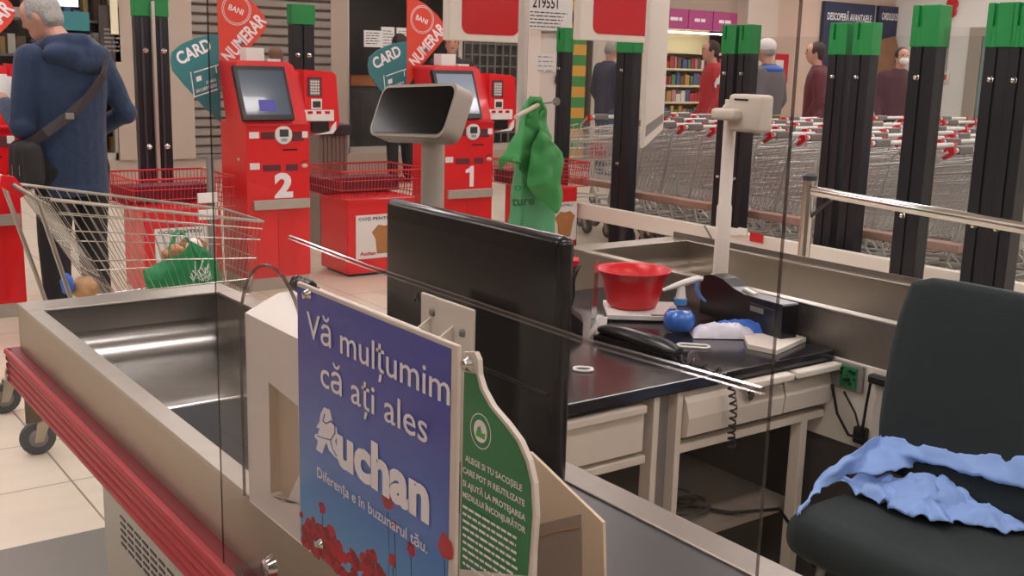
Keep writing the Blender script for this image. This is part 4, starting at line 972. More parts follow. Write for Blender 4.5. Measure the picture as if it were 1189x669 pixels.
cloth([a1, a2, a3], 'crumpled_middle', amp=.030, parent=t, seed=5)
b1 = [atz(1108,570,.54), atz(1135,585,.53), atz(1160,580,.535), atz(1185,572,.54), atz(1210,565,.54)]
b2 = [atz(1100,590,.52), atz(1132,598,.52), atz(1160,600,.52), atz(1185,595,.525), atz(1210,592,.52)]
b3 = [atz(1098,606,.506), atz(1130,612,.506), atz(1160,618,.506), atz(1185,620,.506), atz(1212,622,.506)]
cloth([b1, b2, b3], 'crumpled_right', amp=.024, parent=t, seed=8)

# ================================================================== SELF-CHECKOUT KIOSKS
def make_kiosk(num, x, lab, scr):
    y = 6.34; t = thing('self_checkout_kiosk', (x, y, 0), lab, 'self-checkout kiosk', 'red self-checkout kiosks')
    w_ = .42
    def P(X, Y, Z): return Vector((x+X, y+Y, Z))
    MB().prism([P(0,0,.08),P(0,0,1.03),P(0,.02,1.05),P(0,.40,1.05),P(0,.40,.08)], (w_,0,0)).build('body', M['red'], t)
    # head with rounded top, leaning back
    o = []; hw = .385
    def HF(u, v): return P(u, .03+.30*v*.36, 1.05+v*.37)
    pts = [HF(0,0), HF(hw+.035,0), HF(hw+.035,.82)]
    for k in range(7): a = PI/2*k/6; pts.append(HF(hw-.055+.055*math.cos(a)-.0, .86+.14*math.sin(a)))
    for k in range(5): a = PI/2+PI/2*k/4; pts.append(HF(.03+.03*math.cos(a), .92+.08*math.sin(a)))
    MB().prism(pts, (0,.28,0)).build('head', M['red'], t)
    # side unit
    su = [(w_,.965),(w_+.15,.99),(w_+.225,1.0),(w_+.245,1.04),(w_+.222,1.345),(w_+.195,1.365),(w_,1.375)]
    MB().prism([P(a, .06, z) for a, z in su], (0,.16,0)).build('side_unit', M['red'], t)
    # screen
    def SF(u, v, off): return HF(u, v)+Vector((0,-off,off*.35))
    s = MB(); s.hexa([SF(-.01,.02,.0), SF(.325,.02,.0), SF(.325,.02,.035), SF(-.01,.02,.035), SF(-.035,.89,.0), SF(.30,.89,.0), SF(.30,.89,.035), SF(-.035,.89,.035)])
    sc = s.build('screen_bezel', M['black'], t)
    q = [SF(.010,.10,.0365), SF(.305,.10,.0365), SF(.283,.82,.0365), SF(-.012,.82,.0365)]
    MB().quad(*q).build('screen', scr, sc, fix=False)
    if num == '2': MB().quad(*[SF(a, b, .0372) for a, b in ((.10,.16),(.21,.16),(.208,.34),(.098,.34))]).build('blue_message', M['screen_blue'], sc, fix=False)
    def fbox(nm, X0, X1, Z0, Z1, m, dy=.004, par=t, r=.002): return MB().rbox(x+X0, x+X1, y-dy, y+.001, Z0, Z1, r, 1).build(nm, m, par)
    fbox('ledge', -.001, w_+.001, 1.03, 1.045, M['red_side'], .012)
    fbox('white_label', .02, .085, .955, .995, M['paper']); fbox('note_slot', .10, .19, .95, .995, M['maroon'], .003)
    fbox('card_slot', .30, .385, .935, .995, M['maroon'], .003); fbox('white_label', .37, .41, .955, .995, M['paper'])
    fbox('coin_slot', .24, .34, .878, .888, M['black'], .003)
    fbox('white_label', .02, .085, .765, .805, M['paper']); fbox('coin_tray', .105, .225, .752, .792, M['maroon'], .003); fbox('note_tray', .26, .34, .750, .792, M['maroon'], .003)
    MB().lathe([(.001,-.014),(.052,-.013),(.058,-.006),(.058,.0)], (x+.245, y, .975), 28, 'y').build('scanner_badge', M['paper'], t, smooth=True)
    fbox('badge_window', .215, .275, .965, 1.01, M['grey_dark'], .016); fbox('badge_label', .225, .265, .935, .955, mat('pale_blue_'+num, '7aa8c0', .5), .016)
    MB().ball((x+.385, y-.005, .78), (.022,.012,.014), 10).build('coin_button', M['beige'], t, smooth=True)
    MB().prism([P(.36,-.002,.797),P(.405,-.002,.812),P(.405,-.002,.817),P(.36,-.002,.802)], (0,.002,0)).build('arrow_strip', M['black'], t)
    if num == '1':
        a_ = x+.225; MB().quad(*[(a_+u, y-.0015, .592+v) for u, v in ((0,0),(.034,0),(.034,.145),(.008,.145),(-.012,.128),(-.035,.12),(-.035,.095),(0,.103))]).build('number', M['letter'], t, fix=False)
    else: text('number', num, (x+(.18 if num != '1' else .185), y-.001, .592), (1,0,0), (0,0,1), M['letter'], t, height=.145, width=(.125 if num != '1' else None), bold=.05)
    MB().rbox(x+.035, x+.41, y-.028, y, .515, .575, .004, 2).build('shelf_bar', M['alu'], t)
    fbox('recess_panel', .20, .325, .10, .49, M['red_side'], .002)
    MB().rbox(x+.004, x+w_-.004, y+.006, y+.39, 0, .085, .003).build('plinth', M['alu'], t)
    # side unit details
    yy = y+.06
    def sbox(nm, X0, X1, Z0, Z1, m, dy=.004): return MB().rbox(x+X0, x+X1, yy-dy, yy+.001, Z0, Z1, .002, 1).build(nm, m, t)
    sbox('keypad_panel', w_+.02, w_+.12, 1.21, 1.33, M['maroon']); k = sbox('keypad', w_+.035, w_+.105, 1.215, 1.315, M['grey'], .007)
    mb = MB()
    for i in range(5):
        for j in range(4): mb.box(x+w_+.04+j*.016, x+w_+.05+j*.016, yy-.009, yy-.007, 1.225+i*.018, 1.236+i*.018)
    mb.build('keys', M['paper'], k)
    sbox('instruction_label', w_+.045, w_+.12, 1.13, 1.195, M['paper']); sbox('label_picture', w_+.055, w_+.11, 1.14, 1.18, M['grey_dark'], .006)
    sbox('notice_strip', w_-.005, w_+.20, 1.055, 1.125, M['paper'], .012)
    mb = MB()
    for j in range(3): mb.box(x+w_+.015+j*.06, x+w_+.05+j*.06, yy-.0135, yy-.0115, 1.10, 1.118)
    mb.build('notice_print', M['crimson'], t)
    sbox('receipt_mouth', w_+.04, w_+.165, .985, 1.05, M['black'], .01)
    MB().prism([(x+w_+.06,yy-.015,.968),(x+w_+.19,yy-.015,.975),(x+w_+.212,yy-.015,1.0),(x+w_+.215,yy-.015,1.05),(x+w_+.185,yy-.015,1.02),(x+w_+.17,yy-.015,.99)], (0,.05,0)).build('receipt_lip', M['paper'], t)
    MB().hexa([P(.30,.04+.09,1.30), P(.37,.04+.09,1.29), P(.37,.06+.09,1.29), P(.30,.06+.09,1.30), P(.30,.04+.08,1.33), P(.365,.04+.08,1.325), P(.365,.06+.09,1.325), P(.30,.06+.09,1.33)]).build('camera_slot', M['black'], t)
    MB().lathe([(.001,-.006),(.009,-.005),(.009,0)], (x, y+.12, .82), 10, 'x').build('lock', M['paper'], t)
    MB().rbox(x+.08, x+.20, y+.16, y+.26, 1.42, 1.50, .004).build('printer_box', M['paper'], t); MB().rbox(x+.21, x+.30, y+.14, y+.24, 1.42, 1.435, .003).build('top_label', M['paper'], t)
    return t
make_kiosk('2', 2.62, 'red self-checkout kiosk with a large white number 2', M['screen'])
make_kiosk('1', 4.04, 'red self-checkout kiosk with a white number 1 behind the customer display', M['screen_light'])
make_kiosk('3', .90, 'red self-checkout kiosk cut by the left edge, in front of the standing man', M['screen'])
# payment flags (petal boards on the kiosks)
def flag(xk, lab1, lab2, shown=3):
    Y = 6.76; zt0 = 1.12
    def Q(u, v): return Vector((xk+u, Y, v))
    # teal petal, apex lower right, fanning to the upper left
    if shown & 1:
        t1 = thing('card_sign', (xk, Y, 1.0), lab1, 'sign', 'teal card signs')
        p = [(.0,1.03)]+[(-.10,1.12),(-.235,1.27),(-.30,1.35),(-.31,1.41),(-.30,1.46),(-.24,1.51),(-.15,1.55),(-.05,1.575),(.0,1.58)]
        MB().prism([Q(u, v) for u, v in p], (0,.012,0)).build('board', M['sign_teal'], t1)
        d_ = Vector((.86,0,.44)); u_ = Vector((-.44,0,.86))
        text('lettering', 'CARD', Q(-.255,1.385)+Vector((0,-.001,0)), (.86,0,.42), (-.42,0,.86), M['letter'], t1, height=.075, width=.235, bold=.03)
        mb = MB(); o = Q(-.17,1.19)
        dx = Vector((.95,0,.3)); ux_ = Vector((-.12,0,.99))
        for (a, b) in (((0,0),(0,.155)),((0,0),(.16,0)),((.02,.145),(.19,.145)),((.17,.145),(.17,.10))):
            pa = o+dx*a[0]+ux_*a[1]; pb2 = o+dx*b[0]+ux_*b[1]; mb.tube([pa+Vector((0,-.002,0)), pb2+Vector((0,-.002,0))], .0035, 4)
        mb.build('card_outline', M['letter'], t1)
        mb = MB(); q0 = o+dx*.03+ux_*.085; mb.quad(q0+Vector((0,-.002,0)), q0+dx*.035+Vector((0,-.002,0)), q0+dx*.035+ux_*.03+Vector((0,-.002,0)), q0+ux_*.03+Vector((0,-.002,0))); mb.build('card_chip', M['letter'], t1, fix=False)
        text('small_lettering', 'CARD', o+dx*.09+ux_*.055+Vector((0,-.001,0)), (.95,0,.3), (-.12,0,.99), M['letter'], t1, height=.016, width=.07, bold=.02)
        text('small_lettering', 'SAU CARD CADOU', o+dx*.018+ux_*.02+Vector((0,-.001,0)), (.95,0,.3), (-.12,0,.99), M['letter'], t1, height=.02, width=.14, bold=.02)
    if shown & 2:
        t2 = thing('cash_sign', (xk, Y, 1.0), lab2, 'sign', 'orange-red cash signs')
        p = [(.0,1.25),(.10,1.40),(.20,1.50),(.30,1.60),(.325,1.65),(.31,1.70),(.25,1.77),(.15,1.84),(.0,1.90)]
        MB().prism([Q(u, v) for u, v in p], (0,.012,0)).build('board', M['sign_red'], t2)
        text('lettering', 'NUMERAR', Q(.07,1.40)+Vector((0,-.001,0)), (.68,0,.73), (-.73,0,.68), M['letter'], t2, height=.085, width=.37, bold=.03)
        c = Q(.12,1.735)+Vector((0,-.002,0)); mb = MB()
        for r_ in (.085,.095): mb.tube([c+Vector((r_*math.cos(2*PI*k/28), 0, r_*math.sin(2*PI*k/28))) for k in range(28)], .0022, 4, closed=True)
        mb.build('ring', M['letter'], t2); text('lettering', 'BANI', c+Vector((-.055,.001,.0)), (.88,0,-.30), (.30,0,.88), M['letter'], t2, height=.035, width=.10, bold=.02)
flag(2.63, 'teal petal-shaped CARD sign left of kiosk two', 'orange-red petal NUMERAR sign above kiosk two')
flag(4.0, 'teal petal-shaped CARD sign above the customer display', 'orange-red petal NUMERAR sign above kiosk one')
flag(1.12, '', 'orange-red petal NUMERAR sign at the upper left edge', 2)
# ------------------------------------------------------------------ red basket bins between the kiosks
def basket_bin(x0, x1, lab, bagx=None, zt=.53):
    t = thing('basket_bin', (x0, 6.46, 0), lab, 'bin', 'red bins with wire baskets')
    y0, y1 = 6.46, 6.86; cx_ = (x0+x1)/2
    MB().rbox(x0, x1, y0, y1, .02, zt, .008).build('bin', M['red'], t)
    MB().rbox(x0+.03, x1-.03, y0+.03, y1-.03, 0, .02, .003).build('feet', M['black'], t)
    mb = MB(); X0_, X1_, Y0_, Y1_ = x0-.07, x1+.07, y0-.05, y1+.12; zb_, zt_2 = zt+.01, zt+.19
    n = 26
    for k in range(n+1):
        f_ = k/n; xa = X0_+(X1_-X0_)*f_
        for (Y, yi) in ((Y0_, Y0_+.03), (Y1_, Y1_-.03)): mb.tube([(xa*.96+cx_*.04, yi, zb_), (xa, Y, zt_2)], .0024, 4)
    for k in range(16):
        f_ = k/15; ya = Y0_+(Y1_-Y0_)*f_
        for X in (X0_, X1_): mb.tube([(X*.96+cx_*.04, ya, zb_), (X, ya, zt_2)], .0024, 4)
    for v in (0,.33,.66): 
        z = zb_+(zt_2-zb_)*v; mb.tube([(X0_,Y0_,z),(X1_,Y0_,z),(X1_,Y1_,z),(X0_,Y1_,z)], .003, 4, closed=True)
    mb.build('wire_basket', M['red_wire'], t)
    MB().tube([(X0_,Y0_,zt_2),(X1_,Y0_,zt_2),(X1_,Y1_,zt_2),(X0_,Y1_,zt_2)], .007, 6, closed=True).build('basket_rim', M['red_wire'], t)
    MB().rbox(X0_+.03, X1_-.03, Y1_-.22, Y1_-.02, zb_, zb_+.10, .006).build('stacked_baskets', M['maroon'], t)
    # poster
    px0, px1 = x0+.06, x0+.06+.34
    pp = MB().rbox(px0, px1, y0-.006, y0, .12, .42, .002, 1).build('poster', M['paper'], t)
    text('poster_lettering', 'COȘ PENTRU', (px0+.02, y0-.0065, .385), (1,0,0), (0,0,1), M['dark_letter'], pp, height=.02, width=.27, bold=.02)
    text('poster_lettering', 'Auchan', (px0+.03, y0-.0065, .145), (1,0,0), (0,0,1), M['crimson'], pp, height=.026, width=.12, bold=.03)
    mb = MB(); mb.quad(*[(px0+.12+a, y0-.0068, .15+b) for a, b in ((.04,0),(.16,0),(.18,.10),(.20,.16),(.15,.20),(.10,.19),(.05,.20),(.0,.15),(.03,.10))]); mb.build('poster_picture', M['brown'], pp, fix=False)
    return t
basket_bin(3.37, 3.90, 'red bin with wire basket and white poster between kiosks two and one')
basket_bin(2.02, 2.50, 'red bin with wire basket behind the trolley left of kiosk two')
basket_bin(4.95, 5.35, 'red bin with wire basket right of kiosk one behind the green bag')
# little white stand seen left of kiosk 2
a = aty(250, 300, 6.25)
t = thing('basket_stand', (a.x, 6.25, 0), 'slim grey stand with small white brackets left of kiosk two', 'stand')
MB().rbox(a.x-.03, a.x+.01, 6.25, 6.28, 0, .86, .004).build('upright', M['grey'], t)
for z in (.62,.52): MB().rbox(a.x-.10, a.x+.02, 6.235, 6.25, z-.03, z+.03, .003).build('bracket', M['paper'], t)
# grey upright post behind kiosk 2 right side (dark bin)
a = aty(376, 190, 7.6)
t = thing('waste_bin', (a.x, 7.6, 0), 'ribbed grey-brown column bin behind kiosk two', 'bin')
mb = MB(); mb.cur = 0
for k in range(7): mb.rbox(a.x-.06+.035*k, a.x-.032+.035*k, 7.55, 7.75, 0, .88, .004)
mb.box(a.x-.055, a.x+.17, 7.56, 7.74, 0, .87); mb.build('ribbed_body', mat('ribbed_brown', '7d7168', .5), t); MB().rbox(a.x-.07, a.x+.20, 7.52, 7.78, .88, .96, .01).build('lid', M['grey_dark'], t)
# ------------------------------------------------------------------ green bag on a peg, lane post
yp = 3.6
gc = aty(618, 180, yp)
t = thing('bag_post', (gc.x, yp, 0), 'pale round post with a white peg carrying the green bag', 'post')
MB().tube([(aty(618,40,yp).x, yp+.06, 0), (aty(618,40,yp).x, yp+.06, 3.4)], .022, 16).build('pole', mat('clear_grey_tube', 'c4bcb4', .2), t, smooth=True)
pa, pb2 = aty(599,136,yp-.22), aty(626,121,yp-.05)
MB().tube([pa, pb2], .009, 10).build('peg', M['cream'], t, smooth=True)
kn = aty(646, 118, yp+.02); MB().tube([pb2, kn], .004, 6).build('rod', M['grey'], t); MB().lathe([(.001,-.006),(.017,-.005),(.017,.004),(.001,.006)], kn, 14, 'y').build('rod_knob', M['grey'], t, smooth=True)
t = thing('green_bag', (gc.x, yp, .7), 'crumpled green reusable bag hanging from the peg behind the monitor', 'bag')
def sheet(path_rows, name, m, parent, sub=6, amp=.012, th=.004, seed=0, fr=9):
    R = []
    for row in path_rows:
        fine = []
        for i in range(len(row)-1):
            for k in range(sub): fine.append(row[i].lerp(row[i+1], k/sub))
        fine.append(row[-1]); R.append(fine)
    G = []
    for i in range(len(R)-1):
        for k in range(sub): G.append([a_.lerp(b_, k/sub) for a_, b_ in zip(R[i], R[i+1])])
    G.append(R[-1])
    G = [[p+Vector((.3*noise.noise(p*fr), noise.noise(p*fr+Vector((seed,3,1))), .2*noise.noise(p*fr+Vector((5,seed,1)))))*amp for p in row] for row in G]
    mb = MB(); mb.grid(G); o = mb.build(name, m, parent, smooth='full'); bake(o, [('SOLIDIFY', dict(thickness=th))]); return o
def G_(x, y, d=0.): return aty(x, y, yp+d)
sheet([[G_(607,124,.0), G_(612,116,-.03), G_(622,113,-.04), G_(632,120,-.01)], [G_(601,160,.01), G_(610,158,-.05), G_(620,160,-.03), G_(632,158,.02)], [G_(597,200,.02), G_(607,200,-.05), G_(622,200,-.03), G_(636,200,.03)],
       [G_(592,240,.03), G_(606,240,-.05), G_(622,240,-.02), G_(646,240,.03)], [G_(585,285,.03), G_(604,285,-.05), G_(622,287,-.02), G_(645,290,.03)]], 'bag_body', M['greenbag_light'], t, seed=1)
sheet([[G_(606,128,-.04), G_(612,118,-.07), G_(624,115,-.07), G_(634,122,-.04)], [G_(598,155,-.05), G_(610,150,-.10), G_(622,152,-.08), G_(636,155,-.05)], [G_(583,185,-.05), G_(600,190,-.10), G_(616,187,-.06), G_(645,175,-.06)], [G_(588,200,-.03), G_(598,178,-.09), G_(612,215,-.08), G_(657,195,-.05)]], 'upper_fold', M['greenbag'], t, amp=.04, seed=4, fr=17)
sheet([[G_(622,155,-.10), G_(630,150,-.10), G_(638,160,-.08)], [G_(616,180,-.11), G_(634,185,-.13), G_(652,178,-.08)], [G_(612,215,-.10), G_(634,212,-.13), G_(656,200,-.08)], [G_(614,221,-.09), G_(636,228,-.10), G_(653,232,-.07)], [G_(640,245,-.06), G_(641,246,-.06), G_(643,246,-.06)]], 'side_fold', M['greenbag'], t, amp=.035, seed=7, fr=16)
mb = MB(); mb.tube([G_(611,125,-.05), G_(617,115,-.06), G_(626,116,-.06), G_(630,128,-.05), G_(623,140,-.07), G_(614,134,-.07)], [.012,.014,.015,.013,.012,.01], 10); mb.build('tied_handles', M['greenbag'], t, smooth=True)
text('lettering', 'ori', G_(597,221,-.085), (1,0,0), (0,0,1), M['greenbag'], t, height=.028, width=.08, bold=.03)
text('lettering', 'ture', G_(594,239,-.085), (1,0,0), (0,0,1), mat('dark_green_ink', '2c6a46', .6), t, height=.036, width=.115, bold=.04)
# ------------------------------------------------------------------ hanging white boards with red panels
for k, (x0, x1) in enumerate(((521,615),(673,768))):
    Y = 4.6; a, b = aty(x0,48,Y), aty(x1,49,Y)
    t = thing('hanging_sign', ((a.x+b.x)/2, Y, a.z), ['white lane sign with a red rounded panel, left of the column notice','white lane sign with a red rounded panel, above the hanging banner'][k], 'sign', 'white lane signs')
    zb_ = (a.z+b.z)/2; cx_ = (a.x+b.x)/2; wd = b.x-a.x
    MB().rbox(a.x, b.x, Y, Y+.06, zb_, zb_+.52, .006).build('board', M['white'], t)
    pa, pb2 = aty(x0+15, 39, Y), aty(x1-13, 39, Y); cc_ = Vector(((pa.x+pb2.x)/2, Y-.004, pa.z+.19))
    MB().prism([cc_+Vector((u, 0, v)) for u, v in roundrect(pb2.x-pa.x, .38, .045)], (0,.005,0)).build('red_panel', M['crimson'], t)
    for s in (-1, 1): MB().tube([(cx_+s*wd*.4, Y+.03, zb_+.5), (cx_+s*wd*.4, Y+.03, 3.4)], .004, 6).build('hanging_rod', M['grey'], t)
# hanging banner
b0, b1 = atz(747,172,1.2), atz(770,150,1.2)
dvec = b1-b0; nrm = Vector((-dvec.y, dvec.x, 0)).normalized()*.012
t = thing('hanging_banner', ((b0.x+b1.x)/2, (b0.y+b1.y)/2, 1.2), 'tall white banner hanging edge-on with a grey strip near its bottom', 'banner')
bb = [b0, b1, b1+nrm, b0+nrm]; MB().hexa(bb+[p+Vector((0,0,.95)) for p in bb]).build('sheet', M['white'], t)
s0, s1 = b0.lerp(b1,.06)-nrm*.1, b0.lerp(b1,.94)-nrm*.1; s2 = [s0, s1, s1+nrm*.09, s0+nrm*.09]
for side in (-.1, 1.05):
    s0, s1 = b0.lerp(b1,.06)+nrm*side, b0.lerp(b1,.94)+nrm*side; s2 = [s0, s1, s1+nrm*.06, s0+nrm*.06]
    MB().hexa([p+Vector((0,0,.03)) for p in s2]+[p+Vector((0,0,.065)) for p in s2]).build('grey_strip', M['grey'], t)
for f_ in (.1,.9): p = b0.lerp(b1, f_)+nrm*.5; MB().tube([p+Vector((0,0,.94)), Vector((p.x, p.y, 3.4))], .003, 6).build('hanging_rod', M['grey'], t)
# ------------------------------------------------------------------ contents of the near trolley
t = thing('green_carrier_bag', (1.45, 4.3, .50), 'full green carrier bag with white print standing in the near trolley', 'bag')
YB = 4.16
def B_(x, y, d=0.): return aty(x, y, YB+d)
fr_ = [B_(165,312), B_(195,305), B_(225,298), B_(250,296)]
rowsb = [[B_(165,314), B_(195,308), B_(225,300), B_(250,303)], [B_(167,325,-.02), B_(195,325,-.03), B_(225,325,-.03), B_(252,325,-.02)], [B_(172,360), B_(195,362,-.01), B_(225,362,-.01), B_(262,362)]]
bk = [[p+Vector((.03,.17,0)) for p in r_] for r_ in rowsb]
sheet([[B_(165,314), B_(190,302), B_(212,292), B_(222,280,.01), B_(240,290), B_(250,303)], [B_(167,328,-.02), B_(185,326,-.03), B_(205,325,-.03), B_(222,322,-.03), B_(240,322,-.02), B_(255,328)], [B_(172,365,.01), B_(188,366), B_(207,366), B_(225,366), B_(243,366), B_(272,366,.02)]], 'front_face', M['greenbag_deep'], t, seed=2, amp=.02)
sheet([[B_(172,312,.16), B_(212,298,.17), B_(250,300,.16)], [B_(178,365,.16), B_(212,366,.17), B_(258,366,.16)]], 'back_face', M['greenbag_deep'], t, seed=3)
sheet([[B_(250,303), B_(252,300,.16)], [B_(256,330), B_(260,330,.16)], [B_(272,366,.02), B_(262,366,.16)]], 'side_face', M['greenbag_deep'], t, seed=3)
mb = MB()
mb.tube([B_(201,283,.0), B_(202,272,.02), B_(206,268,.03), B_(212,270,.03), B_(225,288,.0), B_(235,305,-.02)], [.008,.008,.008,.008,.010,.011], 8, ell=.4); mb.tube([B_(196,300,-.01), B_(197,285,.0), B_(200,276,.06), B_(215,270,.07)], .008, 8, ell=.4)
mb.build('handles', M['greenbag_deep'], t, smooth=True)
mb = MB(); r = random.Random(6)
for k in range(26):
    a = r.uniform(0, PI); c = B_(232+r.uniform(-8,10), 322+r.uniform(-8,7), -.05); l = r.uniform(.02,.05); d_ = Vector((math.cos(a), 0, math.sin(a)))
    mb.hexa([c-d_*l*.0+Vector((.001,0,0)), c+Vector((-.001,0,0)), c+Vector((-.001,.001,0)), c+Vector((.001,.001,0)), c+d_*l+Vector((.002,0,0)), c+d_*l+Vector((-.002,0,0)), c+d_*l+Vector((-.002,.001,0)), c+d_*l+Vector((.002,.001,0))])
mb.build('leaf_print', M['letter'], t)
def lump(c, rx, ry, rz, nm, m, lab, cat, seed=0):
    bm = bmesh.new(); bmesh.ops.create_icosphere(bm, subdivisions=3, radius=1)
    for v in bm.verts: n_ = 1+.22*noise.noise(v.co*2.2+Vector((seed,0,0))); v.co = Vector((v.co.x*rx*n_, v.co.y*ry*n_, v.co.z*rz*n_))
    mb = MB(); mb.frombm(bm, Matrix.Translation(c)); return tag(mb.build(nm, m, smooth='full'), lab, cat)
lump(B_(203,296,.08), .05,.05,.04, 'snack_packet', mat('snack_print', 'b8794a', .5, 0, .6, 40), 'brown and white snack packet sticking out of the green carrier bag', 'packet', 1)
lump(B_(226,287,.09), .03,.04,.035, 'white_packet', mat('white_red_print', 'd8c8c4', .5, 0, .4, 50), 'white packet with red print at the right of the green carrier bag', 'packet', 2)
lump(B_(98,335,.05), .05,.06,.045, 'bread_bag', mat('bread_print', 'b58a60', .4, 0, .5, 40), 'clear bag of brown bread rolls in the near trolley', 'bag', 3)
lump(B_(78,330,.03), .022,.04,.04, 'blue_packet', M['blue_print'], 'small bright blue packet at the rear of the near trolley', 'packet', 4)

# ================================================================== PEOPLE
def human(name, loc, heading, label, J=None, mats=None, voxel=.014, scale=1., head_yaw=0., head_pitch=0., mask=False, cap=None, lean=0., hair='short', walk=0., hand_r=None, hand_l=None, group=None):
    t = thing(name, (0,0,0), label, 'person')
    J = J or {}
    shx = .185
    sh = {s: Vector((s*shx, .0+lean, 1.43)) for s in (-1,1)}
    el = {-1: Vector(J.get('el', (-.25,-.03+lean,1.15))), 1: Vector(J.get('er', (.25,-.03+lean,1.15)))}
    wr = {-1: Vector(J.get('wl', (-.24,.10+lean,.93))), 1: Vector(J.get('wr', (.24,.10+lean,.93)))}
    hp = {s: Vector((s*.095, 0, .92)) for s in (-1,1)}
    kn = {-1: Vector((-.11,.03+walk*.5,.50)), 1: Vector((.11,.03-walk*.5,.50))}
    an = {-1: Vector((-.12,0+walk,.09)), 1: Vector((.12,0-walk,.09))}
    nk = Vector((0, lean+.02, 1.50)); hc = nk+Vector(J.get('head', (0,.03,.15)))
    HR = Matrix.Rotation(head_yaw, 3, 'Z') @ Matrix.Rotation(-head_pitch, 3, 'X')
    def hv(x, y, z): return hc+HR @ Vector((x, y, z))
    b = MB()
    b.loft([((0,0,.84),.15,.11),((0,0,.95),.165,.12),((0,lean*.4,1.08),.145,.105),((0,lean*.7,1.25),.165,.115),((0,lean,1.38),.17,.11),((0,lean,1.45),.12,.08),((0,lean+.01,1.50),.055,.058)])
    b.limb([nk+Vector((0,-.01,-.06)), nk+Vector((0,.0,.02)), hv(0,-.02,-.06)], [.06,.055,.052])
    b.ball(hc, (.074,.092,.108), 18, HR); b.ball(hv(0,.035,-.065), (.05,.055,.05), 14, HR); b.ball(hv(0,.02,.03), (.072,.08,.075), 16, HR)
    b.tube([hv(0,.088,.022), hv(0,.105,-.012), hv(0,.092,-.022)], [.008,.014,.012], 8)
    for s in (-1, 1):
        b.ball(hv(s*.075,-.008,-.005), (.010,.020,.031), 10, HR); b.ball(hv(s*.03,.083,.03), (.018,.01,.008), 8, HR)
        b.limb([sh[s], el[s], wr[s]], [.058,.042,.029]); b.limb([hp[s], kn[s], an[s]], [.085,.055,.04])
        b.limb([an[s], an[s]+Vector((0,.04,-.045)), an[s]+Vector((0,.15,-.06))], [.04,.036,.028])
        d = (wr[s]-el[s]).normalized(); side = d.cross(Vector((0,0,1)));
        if side.length < .1: side = Vector((0,1,0))
        side.normalize(); up_ = side.cross(d)
        b.limb([wr[s], wr[s]+d*.05, wr[s]+d*.085], [.026,.034,.032], 10)
        for f_ in range(4):
            o = (f_-1.5)*.019; L = (.062,.074,.070,.055)[f_]; p0 = wr[s]+d*.085+side*o
            b.limb([p0, p0+d*L*.5-up_*.008*1, p0+d*L*.85-up_*.030], [.0095,.009,.0075], 8)
        p0 = wr[s]+d*.035-side*.03*s; b.limb([p0, p0+d*.03-side*.022*s-up_*.01, p0+d*.055-side*.026*s-up_*.02], [.012,.0105,.009], 8)
    RZ = Matrix.Rotation(heading, 4, 'Z'); T = Matrix.Translation(Vector(loc)) @ RZ @ Matrix.Scale(scale, 4)
    t.location = Vector(loc)
    def fin(mb, nm, m, vx=voxel, it=4): mb.xf(T); return mb.build(nm, m, t, smooth='full', mods=blobmods(vx*scale, it))
    fin(b, 'body', M['skin'], min(voxel, .010) if voxel < .012 else voxel*.8, 2)
    j = MB(); zh = J.get('hem', .80)
    j.loft([((0,0,zh),.185,.135),((0,0,zh+.03),.19,.14),((0,0,.98),.185,.14),((0,lean*.5-.005,1.12),.19,.145),((0,lean*.8-.01,1.28),.205,.15),((0,lean-.01,1.40),.205,.135),((0,lean-.005,1.47),.14,.10),((0,lean,1.52),.075,.075)])
    for s in (-1, 1):
        j.limb([sh[s]+Vector((0,0,-.005)), sh[s].lerp(el[s],.5), el[s], el[s].lerp(wr[s],.6), wr[s]+(el[s]-wr[s])*.04], [.078,.070,.062,.052,.042])
    jo = fin(j, 'jacket', mats[0])
    tr_ = MB()
    tr_.loft([((0,0,.80),.165,.125),((0,0,.90),.175,.13),((0,0,1.0),.16,.12)])
    for s in (-1, 1): tr_.limb([hp[s]+Vector((0,0,-.03)), kn[s], an[s]+Vector((0,0,.02))], [.105,.078,.066])
    fin(tr_, 'trousers', mats[1])
    for s in (-1, 1):
        q = MB(); q.limb([an[s]+Vector((0,-.035,-.05)), an[s]+Vector((0,.06,-.052)), an[s]+Vector((0,.16,-.058))], [.040,.040,.034]); 
        q.v = [Vector((v.x, v.y, max(.0, v.z))) for v in q.v]; fin(q, 'shoe', M['black'])
    h = MB()
    if cap is None:
        h.ball(hv(0,-.018,.028), (.083,.093,.094), 18, HR); h.ball(hv(0,-.045,-.02), (.074,.06,.07), 14, HR)
        for s in (-1,1): h.ball(hv(s*.062,-.0,.02), (.02,.045,.05), 10, HR)
        if hair == 'long': h.ball(hv(0,-.05,-.08), (.08,.055,.10), 14, HR)
        fin(h, 'hair', mats[2], .008 if voxel < .012 else .012, 2)
    else:
        h.ball(hv(0,-.01,.045), (.088,.102,.082), 18, HR); h.ball(hv(0,.09,.045), (.06,.06,.012), 12, HR); fin(h, 'cap', cap, .010, 2)
        h = MB(); h.ball(hv(0,-.035,-.01), (.078,.07,.06), 14, HR); fin(h, 'hair', mats[2], .012, 2)
    for s in (-1, 1):
        e = MB(); e.ball(hv(s*.031,.086,.022), (.011,.008,.008), 8, HR); e.xf(T); e.build('eye', M['dark_letter'], t, smooth='full')
    e = MB(); e.ball(hv(0,.088,-.048), (.022,.006,.005), 8, HR); e.xf(T); e.build('mouth', M['maroon'], t, smooth='full')
    if mask: 
        e = MB(); e.ball(hv(0,.062,-.04), (.056,.052,.048), 14, HR); e.xf(T); e.build('face_mask', M['paper'], t, smooth='full')
    return t, T, hv, jo
